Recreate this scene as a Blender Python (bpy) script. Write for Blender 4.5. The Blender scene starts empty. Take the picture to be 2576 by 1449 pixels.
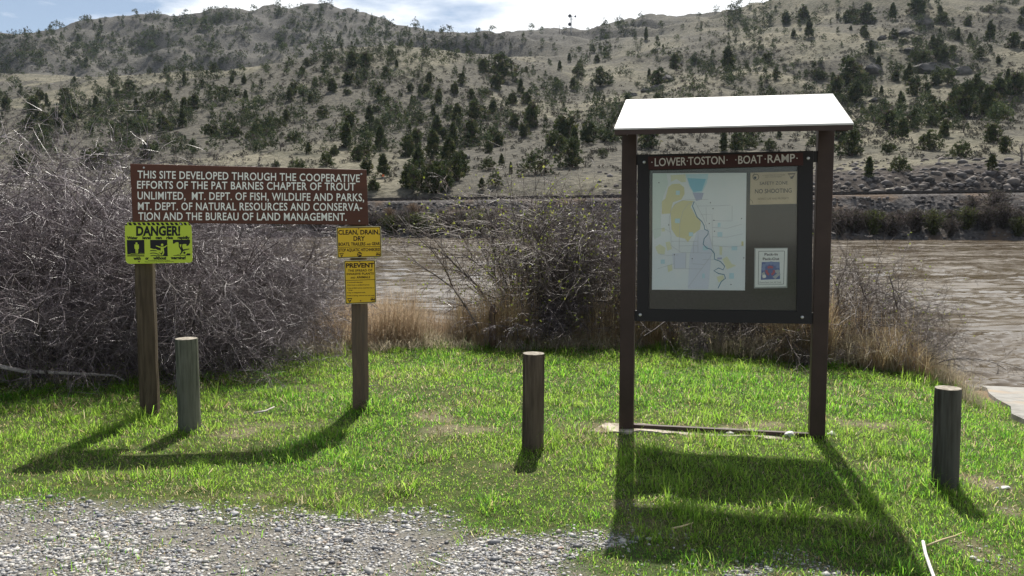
import bpy, math, random
import numpy as np
from mathutils import Vector, Matrix
from mathutils.geometry import tessellate_polygon

random.seed(7)
rng = np.random.default_rng(7)
scene = bpy.context.scene
C = scene.collection
R = math.radians

# ------------------------------------------------------------------ camera, sky, sun, exposure
F = 2143.0                       # focal length in units of a 2576 px wide picture
CAM_H = 1.6
PITCH = R(4.8)
cd = bpy.data.cameras.new('camera')
cam = bpy.data.objects.new('camera', cd)
C.objects.link(cam)
cam.location = (0, 0, CAM_H)
cam.rotation_euler = (math.pi / 2 - PITCH, 0, 0)
cd.sensor_width = 36
cd.lens = 36 * F / 2576
cd.clip_start = 0.05
cd.clip_end = 6000
scene.camera = cam

SUN_ELEV = R(54)
SUN_AZ = R(8)                    # to the right of straight ahead (+Y)
world = bpy.data.worlds.new('World')
scene.world = world
world.use_nodes = True
wn, wl = world.node_tree.nodes, world.node_tree.links
wn.clear()
w_out = wn.new('ShaderNodeOutputWorld')
w_bg = wn.new('ShaderNodeBackground')
w_sky = wn.new('ShaderNodeTexSky')
w_sky.sky_type = 'NISHITA'
w_sky.sun_disc = False
w_sky.sun_elevation = SUN_ELEV
w_sky.sun_rotation = SUN_AZ
w_sky.altitude = 1200
w_sky.dust_density = 0.25
w_bg.inputs['Strength'].default_value = 0.056
# thin bright clouds: a share of cloud white mixed into the sky by direction
w_tc = wn.new('ShaderNodeTexCoord')
w_map = wn.new('ShaderNodeMapping')
w_map.inputs['Scale'].default_value = (1.6, 1.6, 5.5)
w_map.inputs['Location'].default_value = (0.25, 0.0, 0.35)
w_noise = wn.new('ShaderNodeTexNoise')
w_noise.inputs['Scale'].default_value = 1.9
w_noise.inputs['Detail'].default_value = 7
w_noise.inputs['Roughness'].default_value = 0.55
w_sep = wn.new('ShaderNodeSeparateXYZ')
w_ma = wn.new('ShaderNodeMath'); w_ma.operation = 'MULTIPLY_ADD'
w_ma.inputs[1].default_value = 0.40
w_ramp = wn.new('ShaderNodeValToRGB')
w_ramp.color_ramp.elements[0].position = 0.33
w_ramp.color_ramp.elements[0].color = (0.12, 0.12, 0.12, 1)
w_ramp.color_ramp.elements[1].position = 0.46
w_sun = wn.new('ShaderNodeMapRange'); w_sun.inputs[1].default_value = -0.3; w_sun.inputs[2].default_value = 0.8; w_sun.inputs[3].default_value = 0.38
w_mul = wn.new('ShaderNodeMath'); w_mul.operation = 'MULTIPLY'
w_mix = wn.new('ShaderNodeMix'); w_mix.data_type = 'RGBA'
w_mix.inputs[7].default_value = (14.5, 14.8, 15.0, 1)
wl.new(w_tc.outputs['Generated'], w_map.inputs['Vector'])
wl.new(w_map.outputs['Vector'], w_noise.inputs['Vector'])
wl.new(w_tc.outputs['Generated'], w_sep.inputs[0])
wl.new(w_sep.outputs['X'], w_ma.inputs[0])
wl.new(w_noise.outputs['Fac'], w_ma.inputs[2])
wl.new(w_ma.outputs[0], w_ramp.inputs['Fac'])
wl.new(w_sep.outputs['Y'], w_sun.inputs[0])
wl.new(w_ramp.outputs['Color'], w_mul.inputs[0]); wl.new(w_sun.outputs[0], w_mul.inputs[1])
wl.new(w_mul.outputs[0], w_mix.inputs[0])
wl.new(w_sky.outputs['Color'], w_mix.inputs[6])
wl.new(w_mix.outputs[2], w_bg.inputs['Color'])
wl.new(w_bg.outputs[0], w_out.inputs['Surface'])

sd = bpy.data.lights.new('sun', 'SUN')
sd.energy = 5.0
sd.angle = R(0.5)
sd.color = (1.0, 0.95, 0.87)
sun = bpy.data.objects.new('sun', sd)
C.objects.link(sun)
sun.location = (5, 30, 40)
to_sun = Vector((math.sin(SUN_AZ) * math.cos(SUN_ELEV), math.cos(SUN_AZ) * math.cos(SUN_ELEV), math.sin(SUN_ELEV)))
sun.rotation_euler = to_sun.to_track_quat('Z', 'Y').to_euler()

scene.render.engine = 'CYCLES'
scene.view_settings.view_transform = 'Standard'
scene.view_settings.look = 'None'
scene.view_settings.exposure = 0.66
scene.view_settings.gamma = 1.0
scene.cycles.use_denoising = True
scene.cycles.denoiser = 'OPENIMAGEDENOISE'
scene.cycles.denoising_input_passes = 'RGB_ALBEDO_NORMAL'
scene.cycles.sample_clamp_indirect = 6
scene.cycles.max_bounces = 6
scene.cycles.transparent_max_bounces = 8

# ------------------------------------------------------------------ helpers
def ray(px, py):
    """direction of the photo pixel (2576 x 1449 units) as x, y, z"""
    xc = (px - 1288) / F
    yc = -(py - 724.5) / F
    return (xc, math.cos(PITCH) + yc * math.sin(PITCH), -math.sin(PITCH) + yc * math.cos(PITCH))

def on_ground(px, py, z=0.0):
    d = ray(px, py)
    t = (z - CAM_H) / d[2]
    return (d[0] * t, d[1] * t)

def tag(o, label=None, cat=None, group=None, kind=None):
    if label: o['label'] = label
    if cat: o['category'] = cat
    if group: o['group'] = group
    if kind: o['kind'] = kind
    return o

def empty(name, loc, rz=0.0):
    o = bpy.data.objects.new(name, None)
    o.empty_display_size = 0.2
    C.objects.link(o)
    o.location = loc
    o.rotation_euler = (0, 0, rz)
    return o

def link(name, me, parent=None, mats=None):
    o = bpy.data.objects.new(name, me)
    C.objects.link(o)
    if parent: o.parent = parent
    if mats:
        for m in (mats if isinstance(mats, (list, tuple)) else [mats]):
            me.materials.append(m)
    return o

def fast_mesh(name, V, Fc, tint=None, smooth=False, attrs=None):
    V = np.ascontiguousarray(V, dtype=np.float32).reshape(-1, 3)
    Fc = np.ascontiguousarray(Fc, dtype=np.int32)
    n, k = Fc.shape
    me = bpy.data.meshes.new(name)
    me.vertices.add(len(V)); me.vertices.foreach_set('co', V.ravel())
    me.loops.add(n * k); me.loops.foreach_set('vertex_index', Fc.ravel())
    me.polygons.add(n); me.polygons.foreach_set('loop_start', np.arange(0, n * k, k, dtype=np.int32))
    if smooth:
        me.polygons.foreach_set('use_smooth', np.ones(n, dtype=bool))
    if tint is not None:
        a = me.attributes.new('tint', 'FLOAT_COLOR', 'POINT')
        c = np.ones((len(V), 4), dtype=np.float32); c[:, :3] = tint
        a.data.foreach_set('color', c.ravel())
    for nm, val in (attrs or {}).items():
        a = me.attributes.new(nm, 'FLOAT', 'POINT')
        a.data.foreach_set('value', np.ascontiguousarray(val, dtype=np.float32).ravel())
    me.update(calc_edges=True)
    return me

class MB:
    """collects boxes, prisms and lathes into one mesh"""
    def __init__(self): self.v = []; self.f = []; self.m = []; self.sm = []
    def raw(self, v, f, m=0, smooth=False):
        b = len(self.v)
        self.v += [tuple(p) for p in v]
        for q in f:
            self.f.append([b + i for i in q]); self.m.append(m); self.sm.append(smooth)
    def box(self, x0, x1, y0, y1, z0, z1, m=0, bev=0.0):
        self.hexa([(x0, y0, z0), (x1, y0, z0), (x1, y1, z0), (x0, y1, z0), (x0, y0, z1), (x1, y0, z1), (x1, y1, z1), (x0, y1, z1)], m)
    def hexa(self, p, m=0):
        self.raw(p, [(0, 3, 2, 1), (4, 5, 6, 7), (0, 1, 5, 4), (1, 2, 6, 5), (2, 3, 7, 6), (3, 0, 4, 7)], m)
    def slab(self, pts, y0, y1, m=0):
        """prism of an outline given in x, z between depths y0 and y1"""
        n = len(pts)
        v = [(x, y0, z) for x, z in pts] + [(x, y1, z) for x, z in pts]
        f = [list(range(n)), list(range(2 * n - 1, n - 1, -1))]
        f += [(i, n + i, n + (i + 1) % n, (i + 1) % n) for i in range(n)]
        self.raw(v, f, m)
    def tube(self, path, rad, sides=8, m=0, cap=True):
        path = [Vector(p) for p in path]
        rad = rad if isinstance(rad, (list, tuple)) else [rad] * len(path)
        b = len(self.v)
        for i, p in enumerate(path):
            t = (path[min(i + 1, len(path) - 1)] - path[max(i - 1, 0)]).normalized()
            a = t.cross(Vector((0, 0, 1)) if abs(t.z) < 0.9 else Vector((1, 0, 0))).normalized()
            c = t.cross(a)
            for s in range(sides):
                an = 2 * math.pi * s / sides
                self.v.append(tuple(p + (a * math.cos(an) + c * math.sin(an)) * rad[i]))
        for i in range(len(path) - 1):
            for s in range(sides):
                s2 = (s + 1) % sides
                self.f.append([b + i * sides + s, b + i * sides + s2, b + (i + 1) * sides + s2, b + (i + 1) * sides + s])
                self.m.append(m); self.sm.append(True)
        if cap:
            self.f.append([b + s for s in range(sides)][::-1]); self.m.append(m); self.sm.append(False)
            e = b + (len(path) - 1) * sides
            self.f.append([e + s for s in range(sides)]); self.m.append(m); self.sm.append(False)
    def build(self, name, mats, parent=None, bevel=0.0):
        me = bpy.data.meshes.new(name)
        me.from_pydata(self.v, [], self.f)
        me.polygons.foreach_set('material_index', self.m)
        me.polygons.foreach_set('use_smooth', self.sm)
        me.update()
        o = link(name, me, parent, mats)
        if bevel:
            b = o.modifiers.new('edge', 'BEVEL'); b.width = bevel; b.segments = 2; b.limit_method = 'ANGLE'; b.angle_limit = R(40)
        return o

# ---- value noise
def _hash(ix, iy, seed):
    h = (ix.astype(np.int64) * 374761393 + iy.astype(np.int64) * 668265263 + seed * 982451653) & 0xffffffff
    h = ((h ^ (h >> 13)) * 1274126177) & 0xffffffff
    return ((h ^ (h >> 16)) & 0xffff) / 65535.0

def vnoise(x, y, seed=0):
    x = np.asarray(x, float); y = np.asarray(y, float)
    ix, iy = np.floor(x), np.floor(y)
    fx, fy = x - ix, y - iy
    fx = fx * fx * fx * (fx * (fx * 6 - 15) + 10); fy = fy * fy * fy * (fy * (fy * 6 - 15) + 10)
    a, b = _hash(ix, iy, seed), _hash(ix + 1, iy, seed)
    c, d = _hash(ix, iy + 1, seed), _hash(ix + 1, iy + 1, seed)
    return (a * (1 - fx) + b * fx) * (1 - fy) + (c * (1 - fx) + d * fx) * fy

def fbm(x, y, octv=4, seed=0, gain=0.5):
    s, a, t = 0, 1.0, 0
    for o in range(octv):
        s = s + a * vnoise(np.asarray(x) * 2 ** o + 17.3 * o, np.asarray(y) * 2 ** o - 9.1 * o, seed + o); t += a; a *= gain
    return s / t

def sstep(a, b, x):
    t = np.clip((np.asarray(x, float) - a) / (b - a), 0, 1)
    return t * t * (3 - 2 * t)

# ---- materials
def srgb(r, g, b, k=1.0):
    f = lambda c: ((c / 255 + 0.055) / 1.055) ** 2.4 if c > 10 else c / 255 / 12.92
    return (f(r) * k, f(g) * k, f(b) * k, 1)

def mat(name, color, rough=0.6, spec=0.3, metal=0.0):
    m = bpy.data.materials.new(name); m.use_nodes = True
    p = m.node_tree.nodes['Principled BSDF']
    p.inputs['Base Color'].default_value = color if len(color) == 4 else (*color, 1)
    p.inputs['Roughness'].default_value = rough
    p.inputs['Specular IOR Level'].default_value = spec
    p.inputs['Metallic'].default_value = metal
    return m

def add_noise(m, c1, c2, scale=8, detail=6, stretch=(1, 1, 1), bump=0.0, bdist=0.02, lo=0.35, hi=0.65, c3=None, scale3=1.0, lo3=0.5, hi3=0.7, bscale=None):
    """base colour from one or two object-space noises, with bump from the first"""
    nt = m.node_tree; n, l = nt.nodes, nt.links
    p = n['Principled BSDF']
    tc = n.new('ShaderNodeTexCoord'); mp = n.new('ShaderNodeMapping')
    mp.inputs['Scale'].default_value = stretch
    l.new(tc.outputs['Object'], mp.inputs['Vector'])
    def nz(sc, det):
        t = n.new('ShaderNodeTexNoise'); t.inputs['Scale'].default_value = sc; t.inputs['Detail'].default_value = det
        t.inputs['Roughness'].default_value = 0.6
        l.new(mp.outputs[0], t.inputs['Vector']); return t
    t1 = nz(scale, detail)
    r = n.new('ShaderNodeValToRGB')
    r.color_ramp.elements[0].position = lo; r.color_ramp.elements[0].color = c1
    r.color_ramp.elements[1].position = hi; r.color_ramp.elements[1].color = c2
    l.new(t1.outputs['Fac'], r.inputs['Fac'])
    col = r.outputs['Color']
    if c3:
        t3 = nz(scale3, 5)
        r3 = n.new('ShaderNodeMapRange'); r3.inputs[1].default_value = lo3; r3.inputs[2].default_value = hi3
        l.new(t3.outputs['Fac'], r3.inputs[0])
        mx = n.new('ShaderNodeMix'); mx.data_type = 'RGBA'; mx.inputs[7].default_value = c3
        l.new(r3.outputs[0], mx.inputs[0]); l.new(col, mx.inputs[6]); col = mx.outputs[2]
    l.new(col, p.inputs['Base Color'])
    if bump:
        src = t1 if bscale is None else nz(bscale, 8)
        b = n.new('ShaderNodeBump'); b.inputs['Strength'].default_value = bump; b.inputs['Distance'].default_value = bdist
        l.new(src.outputs['Fac'], b.inputs['Height']); l.new(b.outputs[0], p.inputs['Normal'])
    return m

def tint_mat(name, rough=0.6, spec=0.3, translucent=0.0, front=1.0, back=1.0):
    """colour from the mesh's own 'tint' attribute"""
    m = mat(name, (0.5, 0.5, 0.5, 1), rough, spec)
    n, l = m.node_tree.nodes, m.node_tree.links
    p = n['Principled BSDF']; a = n.new('ShaderNodeAttribute'); a.attribute_name = 'tint'
    def scaled(k):
        if k == 1.0: return a.outputs['Color']
        q = n.new('ShaderNodeVectorMath'); q.operation = 'SCALE'; q.inputs['Scale'].default_value = k
        l.new(a.outputs['Color'], q.inputs[0]); return q.outputs[0]
    l.new(scaled(front), p.inputs['Base Color'])
    if translucent:
        t = n.new('ShaderNodeBsdfTranslucent'); mx = n.new('ShaderNodeMixShader'); mx.inputs[0].default_value = translucent
        l.new(scaled(back), t.inputs['Color'])
        l.new(p.outputs[0], mx.inputs[1]); l.new(t.outputs[0], mx.inputs[2])
        l.new(mx.outputs[0], n['Material Output'].inputs['Surface'])
    return m

def wood_mat(name, ca, cb, cc, gs=14):
    m = mat(name, ca, 0.85, 0.15)
    add_noise(m, cc, cb, scale=gs * 2.4, detail=10, stretch=(1, 1, 0.085), bump=1.0, bdist=0.008, lo=0.40, hi=0.60, c3=ca, scale3=3.5, lo3=0.42, hi3=0.70)
    return m

# ------------------------------------------------------------------ near ground
RAMP_A, RAMP_B = (5.30, 8.9), (6.72, 12.1)     # left edge of the boat ramp
RD = np.array([RAMP_B[0] - RAMP_A[0], RAMP_B[1] - RAMP_A[1]]); RD /= np.linalg.norm(RD)
WATER_Z = -0.8

def ramp_side(x, y):   # signed distance right of the ramp's left edge
    return (x - RAMP_A[0]) * RD[1] - (y - RAMP_A[1]) * RD[0]

def bank_edge(x):
    return np.interp(x, [-14, -7, -4, -2.2, -1, 0.5, 2.4, 3.4, 4.2, 4.8, 5.4], [8.6, 8.6, 9.0, 10.2, 10.6, 10.7, 10.4, 9.8, 9.3, 9.3, 9.6])

def ground_h(x, y):
    x = np.asarray(x, float); y = np.asarray(y, float)
    e = bank_edge(x)
    bank = -1.35 * sstep(0.0, 3.6, y - e)
    h = bank + 0.05 * (fbm(x * 0.5, y * 0.5, 3, 3) - 0.5) * 2 * sstep(1.5, 4, y) + 0.02 * (fbm(x * 3, y * 3, 3, 5) - 0.5)
    s = ramp_side(x, y)
    rampz = -0.113 * np.clip(y - 5.0, 0, None) - 0.02
    t = sstep(-1.1, -0.05, s) * sstep(3.0, 4.6, y)
    low = np.minimum(h, rampz - 0.03 - 0.12 * sstep(0.1, 0.6, s))
    return h * (1 - t) + low * t

def gravel_edge(x):
    return np.interp(x, [-8, -3.2, -2.2, -1.2, -0.4, 0.1, 0.5, 0.9, 1.3, 1.8, 2.6, 8], [4.62, 4.60, 4.54, 4.58, 4.42, 4.22, 4.12, 4.02, 3.85, 3.4, 3.0, 2.8])

BARE = []      # x, y, rx, ry, strength
for px, py, rx, ry, s in [(590, 1085, 70, 14, .8), (1090, 1045, 60, 16, .9), (1160, 1085, 90, 14, .8), (1010, 1010, 60, 14, .5), (830, 1180, 40, 8, .9), (2180, 1075, 90, 14, .8), (2260, 1120, 70, 12, .5),
                          (2470, 1205, 70, 16, 1), (2540, 1275, 60, 16, 1), (1880, 1078, 220, 10, .9), (1700, 1330, 110, 30, .75), (1560, 1270, 60, 12, .5), (2470, 1385, 70, 40, .6), (230, 1065, 60, 10, .5),
                          (680, 1065, 110, 12, .6), (1690, 1040, 80, 12, .4), (1980, 1030, 60, 12, .4), (1480, 1075, 90, 10, .5), (760, 975, 50, 14, .5), (1250, 1180, 40, 8, .6), (640, 1250, 50, 8, .5), (980, 1215, 40, 8, .7)]:
    x, y = on_ground(px, py); x2, _ = on_ground(px + rx, py); _, y2 = on_ground(px, py - ry)
    BARE.append((x, y, abs(x2 - x), abs(y2 - y), s))

def bare_mask(x, y):
    m = np.zeros_like(np.asarray(x, float))
    wob = (fbm(np.asarray(x) * 4, np.asarray(y) * 4, 3, 21) - 0.5) * 2.2
    for bx, by, rx, ry, s in BARE:
        d = np.sqrt(((x - bx) / rx) ** 2 + ((y - by) / ry) ** 2) + wob
        m = np.maximum(m, (.70 if ry < .2 else .75) * s * (1 - sstep(0.25, 1.25, d)))
    return m

def gravel_mask(x, y):
    wob = (fbm(np.asarray(x) * 2.2, np.asarray(y) * 2.2, 4, 31) - 0.5) * 0.55
    g = 1 - sstep(-0.26, 0.20, y - gravel_edge(x) + wob)
    thin = sstep(-1.1, 0.5, x) * 0.93
    return g * (1 - thin * sstep(0.4, 0.6, fbm(np.asarray(x) * 1.8, np.asarray(y) * 1.8, 3, 37)))

gx = np.concatenate([np.linspace(-60, -8, 40)[:-1], np.arange(-8, 8.01, 0.085), np.linspace(8, 60, 40)[1:]])
gy = np.concatenate([np.linspace(-40, 2.6, 40)[:-1], np.arange(2.6, 12.01, 0.075), np.linspace(12, 17, 16)[1:]])
GX, GY = np.meshgrid(gx, gy)
GZ = ground_h(GX, GY)
nx, ny = len(gx), len(gy)
ii = (np.arange(ny - 1)[:, None] * nx + np.arange(nx - 1)[None, :]).ravel()
gf = np.stack([ii, ii + 1, ii + nx + 1, ii + nx], 1)
me = fast_mesh('ground', np.stack([GX, GY, GZ], -1), gf, smooth=True,
               attrs={'gravel': gravel_mask(GX, GY), 'bare': bare_mask(GX, GY), 'bank': sstep(-0.5, 0.3, GY - bank_edge(GX))})
M_ground = mat('soil', (0.2, 0.15, 0.1, 1), 0.95, 0.1)
def ground_nodes():
    n, l = M_ground.node_tree.nodes, M_ground.node_tree.links
    p = n['Principled BSDF']
    tc = n.new('ShaderNodeTexCoord')
    def nz(sc, det=6):
        t = n.new('ShaderNodeTexNoise'); t.inputs['Scale'].default_value = sc; t.inputs['Detail'].default_value = det
        l.new(tc.outputs['Object'], t.inputs['Vector']); return t
    def ramp(src, a, ca, b, cb):
        r = n.new('ShaderNodeValToRGB'); e = r.color_ramp.elements
        e[0].position = a; e[0].color = ca; e[1].position = b; e[1].color = cb
        l.new(src, r.inputs[0]); return r.outputs[0]
    def mix(f, a, b):
        m = n.new('ShaderNodeMix'); m.data_type = 'RGBA'
        l.new(f, m.inputs[0]); l.new(a, m.inputs[6]); l.new(b, m.inputs[7]); return m.outputs[2]
    def att(nm):
        a = n.new('ShaderNodeAttribute'); a.attribute_name = nm; return a.outputs['Fac']
    fine = nz(60); mid = nz(9)
    turf = ramp(mid.outputs['Fac'], 0.35, (0.035, 0.060, 0.013, 1), 0.65, (0.080, 0.090, 0.032, 1))
    dirt = ramp(fine.outputs['Fac'], 0.3, (0.12, 0.095, 0.065, 1), 0.7, (0.29, 0.24, 0.175, 1))
    grit = ramp(fine.outputs['Fac'], 0.3, (0.07, 0.066, 0.059, 1), 0.7, (0.235, 0.22, 0.195, 1))
    litter = ramp(fine.outputs['Fac'], 0.3, (0.10, 0.07, 0.045, 1), 0.7, (0.26, 0.19, 0.12, 1))
    c = mix(att('bare'), turf, dirt)
    c = mix(att('gravel'), c, grit)
    c = mix(att('bank'), c, litter)
    l.new(c, p.inputs['Base Color'])
    b = n.new('ShaderNodeBump'); b.inputs['Strength'].default_value = 0.8; b.inputs['Distance'].default_value = 0.02
    l.new(fine.outputs['Fac'], b.inputs['Height']); l.new(b.outputs[0], p.inputs['Normal'])
ground_nodes()
tag(link('ground', me, None, M_ground), kind='structure')

# boat ramp: a concrete slab running down into the river
def ramp_mesh():
    mb = MB(); n = 14
    perp = np.array([RD[1], -RD[0]])
    rows = []
    for i in range(n + 1):
        y = 4.0 + i * (14.5 - 4.0) / n
        c = np.array(RAMP_A) + RD * ((y - RAMP_A[1]) / RD[1])
        z = -0.113 * max(0, c[1] - 5.0) + 0.0
        rows.append((c, z))
    v = []; 
    for c, z in rows:
        wob = 0.05 * math.sin(c[1] * 5)
        l0 = c + perp * wob; r0 = c + perp * 5.0
        zr = z + (r0[1] - c[1]) * -0.113
        for q, zz in ((l0, z), (r0, z), (r0, z - 0.18), (l0, z - 0.18)):
            v.append((q[0], q[1], zz))
    f = []
    for i in range(n):
        a, b = 4 * i, 4 * i + 4
        f += [(a, a + 1, b + 1, b), (a + 3, a, b, b + 3), (a + 1, a + 2, b + 2, b + 1), (a + 2, a + 3, b + 3, b + 2)]
    f += [(0, 3, 2, 1), (4 * n, 4 * n + 1, 4 * n + 2, 4 * n + 3)]
    mb.raw(v, f)
    m = mat('ramp_concrete', (0.45, 0.42, 0.38, 1), 0.9, 0.2)
    add_noise(m, (0.19, 0.185, 0.17, 1), (0.30, 0.29, 0.27, 1), 6, 8, bump=0.4, bdist=0.01, c3=(0.30, 0.24, 0.18, 1), scale3=1.3, lo3=0.52, hi3=0.66)
    return mb.build('boat_ramp', m)
tag(ramp_mesh(), kind='structure')

# ------------------------------------------------------------------ river
M_water = mat('river_water', (0.085, 0.062, 0.036, 1), 0.16, 0.5)
def water_nodes():
    n, l = M_water.node_tree.nodes, M_water.node_tree.links
    p = n['Principled BSDF']; p.inputs['IOR'].default_value = 1.33
    tc = n.new('ShaderNodeTexCoord')
    prev = None
    for sc, st, dist, strength in (((2.8, 6.5, 1), 1.0, 0.06, 0.8), ((9, 17, 1), 1.0, 0.015, 0.7)):
        mp = n.new('ShaderNodeMapping'); mp.inputs['Scale'].default_value = sc; mp.inputs['Rotation'].default_value = (0, 0, R(3))
        t = n.new('ShaderNodeTexNoise'); t.inputs['Scale'].default_value = st; t.inputs['Detail'].default_value = 3; t.inputs['Distortion'].default_value = 0.6
        b = n.new('ShaderNodeBump'); b.inputs['Strength'].default_value = strength; b.inputs['Distance'].default_value = dist
        l.new(tc.outputs['Object'], mp.inputs[0]); l.new(mp.outputs[0], t.inputs['Vector']); l.new(t.outputs['Fac'], b.inputs['Height'])
        if prev: l.new(prev.outputs[0], b.inputs['Normal'])
        prev = b
    l.new(prev.outputs[0], p.inputs['Normal'])
    mp = n.new('ShaderNodeMapping'); mp.inputs['Scale'].default_value = (0.05, 0.25, 1)
    t = n.new('ShaderNodeTexNoise'); t.inputs['Scale'].default_value = 1; t.inputs['Detail'].default_value = 4
    r = n.new('ShaderNodeValToRGB'); e = r.color_ramp.elements
    e[0].position = 0.35; e[0].color = (0.023, 0.026, 0.023, 1); e[1].position = 0.65; e[1].color = (0.038, 0.041, 0.035, 1)
    l.new(tc.outputs['Object'], mp.inputs[0]); l.new(mp.outputs[0], t.inputs['Vector']); l.new(t.outputs['Fac'], r.inputs[0]); l.new(r.outputs[0], p.inputs['Base Color'])
def water_rough():
    n, l = M_water.node_tree.nodes, M_water.node_tree.links
    tc = n.new('ShaderNodeTexCoord'); tot = None
    for sc, w in (((0.07, 0.22, 1), .30), ((0.32, 0.95, 1), .38), ((1.2, 3.6, 1), .32)):
        mp = n.new('ShaderNodeMapping'); mp.inputs['Scale'].default_value = sc; mp.inputs['Rotation'].default_value = (0, 0, R(-4))
        t = n.new('ShaderNodeTexNoise'); t.inputs['Scale'].default_value = 1; t.inputs['Detail'].default_value = 4; t.inputs['Distortion'].default_value = .8
        m = n.new('ShaderNodeMath'); m.operation = 'MULTIPLY_ADD'; m.inputs[1].default_value = w; m.inputs[2].default_value = 0
        l.new(tc.outputs['Object'], mp.inputs[0]); l.new(mp.outputs[0], t.inputs['Vector']); l.new(t.outputs['Fac'], m.inputs[0])
        if tot: l.new(tot, m.inputs[2])
        tot = m.outputs[0]
    mr = n.new('ShaderNodeMapRange'); mr.inputs[1].default_value = .45; mr.inputs[2].default_value = .59; mr.inputs[3].default_value = .10; mr.inputs[4].default_value = .34
    l.new(tot, mr.inputs[0]); l.new(mr.outputs[0], n['Principled BSDF'].inputs['Roughness'])
water_rough()
wz = 1 / np.linspace(1 / 9.6, 1 / 126, 420); wu = np.linspace(-1.35, 1.35, 1000)
WY = np.repeat(wz[:, None], len(wu), 1); WX = WY * wu[None]
def ripples(X, Y):
    Xr, Yr = X * .995 + Y * .10, Y * .995 - X * .10
    big = fbm(Xr * .62, Yr * 1.6, 2, 801) - .5
    mid = fbm(Xr * 1.8, Yr * 4.2, 3, 811, .6) - .5
    patch = .35 + 1.1 * sstep(.35, .65, fbm(Xr * .09, Yr * .22, 3, 821))
    return .13 * big + .115 * mid * patch
ii = (np.arange(len(wz) - 1)[:, None] * len(wu) + np.arange(len(wu) - 1)[None, :]).ravel()
tag(link('river', fast_mesh('river', np.stack([WX, WY, WATER_Z + ripples(WX, WY)], -1), np.stack([ii, ii + 1, ii + len(wu) + 1, ii + len(wu)], 1), smooth=True), None, M_water), kind='structure')

# ------------------------------------------------------------------ far bank and railway embankment
RP1, RP2 = np.array([-17.5, 104.0, 3.6]), np.array([55.9, 93.0, 4.33])
def rail_at(X):
    t = (np.asarray(X, float) - RP1[0]) / (RP2[0] - RP1[0])
    return RP1[1] + t * (RP2[1] - RP1[1]), RP1[2] + t * (RP2[2] - RP1[2])
def shore_at(X):
    return 97.0 + (np.asarray(X, float) + 8.5) / (49.2 + 8.5) * (87.0 - 97.0) + 0.5 * np.sin(np.asarray(X) * 0.21) + 0.25 * np.sin(np.asarray(X) * 0.83)

ex = np.arange(-190, 190.1, 0.5)
ry_, rz_ = rail_at(ex); sy_ = shore_at(ex)
prof = []
prof.append((sy_ - 2.5, np.full_like(ex, -1.6)))
prof.append((sy_ - 0.3, np.full_like(ex, -0.95)))
top_y = ry_ - 1.9; top_z = rz_ - 0.42
for t in np.linspace(0.04, 1, 18):
    prof.append((sy_ + (top_y - sy_) * t, -0.8 + (top_z + 0.8) * (t ** 0.9) + (fbm(ex * 0.5, ex * 0 + t * 6, 4, 51) - 0.5) * 0.9 * math.sin(math.pi * t) ** 0.5))
prof.append((ry_ - 1.35, rz_ - 0.18)); prof.append((ry_ + 1.35, rz_ - 0.18)); prof.append((ry_ + 2.3, rz_ - 0.8)); prof.append((ry_ + 5.0, rz_ - 1.6))
EV = np.stack([np.stack([ex, y, z], -1) for y, z in prof], 0)
nr, nc = EV.shape[:2]
ii = (np.arange(nr - 1)[:, None] * nc + np.arange(nc - 1)[None, :]).ravel()
M_emb = mat('embankment_rubble', (0.12, 0.11, 0.1, 1), 0.95, 0.1)
add_noise(M_emb, (0.05, 0.045, 0.043, 1), (0.135, 0.125, 0.12, 1), 2.2, 10, bump=1.0, bdist=0.25, c3=(0.12, 0.09, 0.068, 1), scale3=0.25, lo3=0.5, hi3=0.62)
tag(link('embankment', fast_mesh('embankment', EV, np.stack([ii, ii + 1, ii + nc + 1, ii + nc], 1)), None, M_emb), kind='structure')

M_rail = mat('dark_rail_steel', (0.035, 0.028, 0.025, 1), 0.5, 0.4)
M_sleeper = mat('sleeper_timber', (0.05, 0.04, 0.035, 1), 0.9, 0.1)
trk = empty('railway_track', (RP1[0], RP1[1], RP1[2] - 0.2))
tag(trk, 'single dark railway track running along the top of the far bank embankment', 'railway')
for off in (-0.75, 0.75):
    mb = MB(); xs = np.arange(-185, 186, 10.0)
    yy, zz = rail_at(xs); o0 = np.array(trk.location)
    for prof2 in ((0.035, 0.0, 0.20),):
        for i in range(len(xs) - 1):
            a = np.array([xs[i], yy[i] + off, zz[i]]) - o0; b = np.array([xs[i + 1], yy[i + 1] + off, zz[i + 1]]) - o0
            w = 0.05
            mb.hexa([(a[0], a[1] - w, a[2] - .03), (b[0], b[1] - w, b[2] - .03), (b[0], b[1] + w, b[2] - .03), (a[0], a[1] + w, a[2] - .03),
                     (a[0], a[1] - w, a[2] + .20), (b[0], b[1] - w, b[2] + .20), (b[0], b[1] + w, b[2] + .20), (a[0], a[1] + w, a[2] + .20)])
    mb.build('rail', M_rail, trk)
mb = MB()
for x in np.arange(-150, 150, 0.6):
    y, z = rail_at(x)
    p = np.array([x, y, z]) - o0
    mb.box(p[0] - .12, p[0] + .12, p[1] - 1.25, p[1] + 1.25, p[2] - .26, p[2] - .03)
tag(mb.build('sleepers', M_sleeper, trk), kind='stuff')

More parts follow.
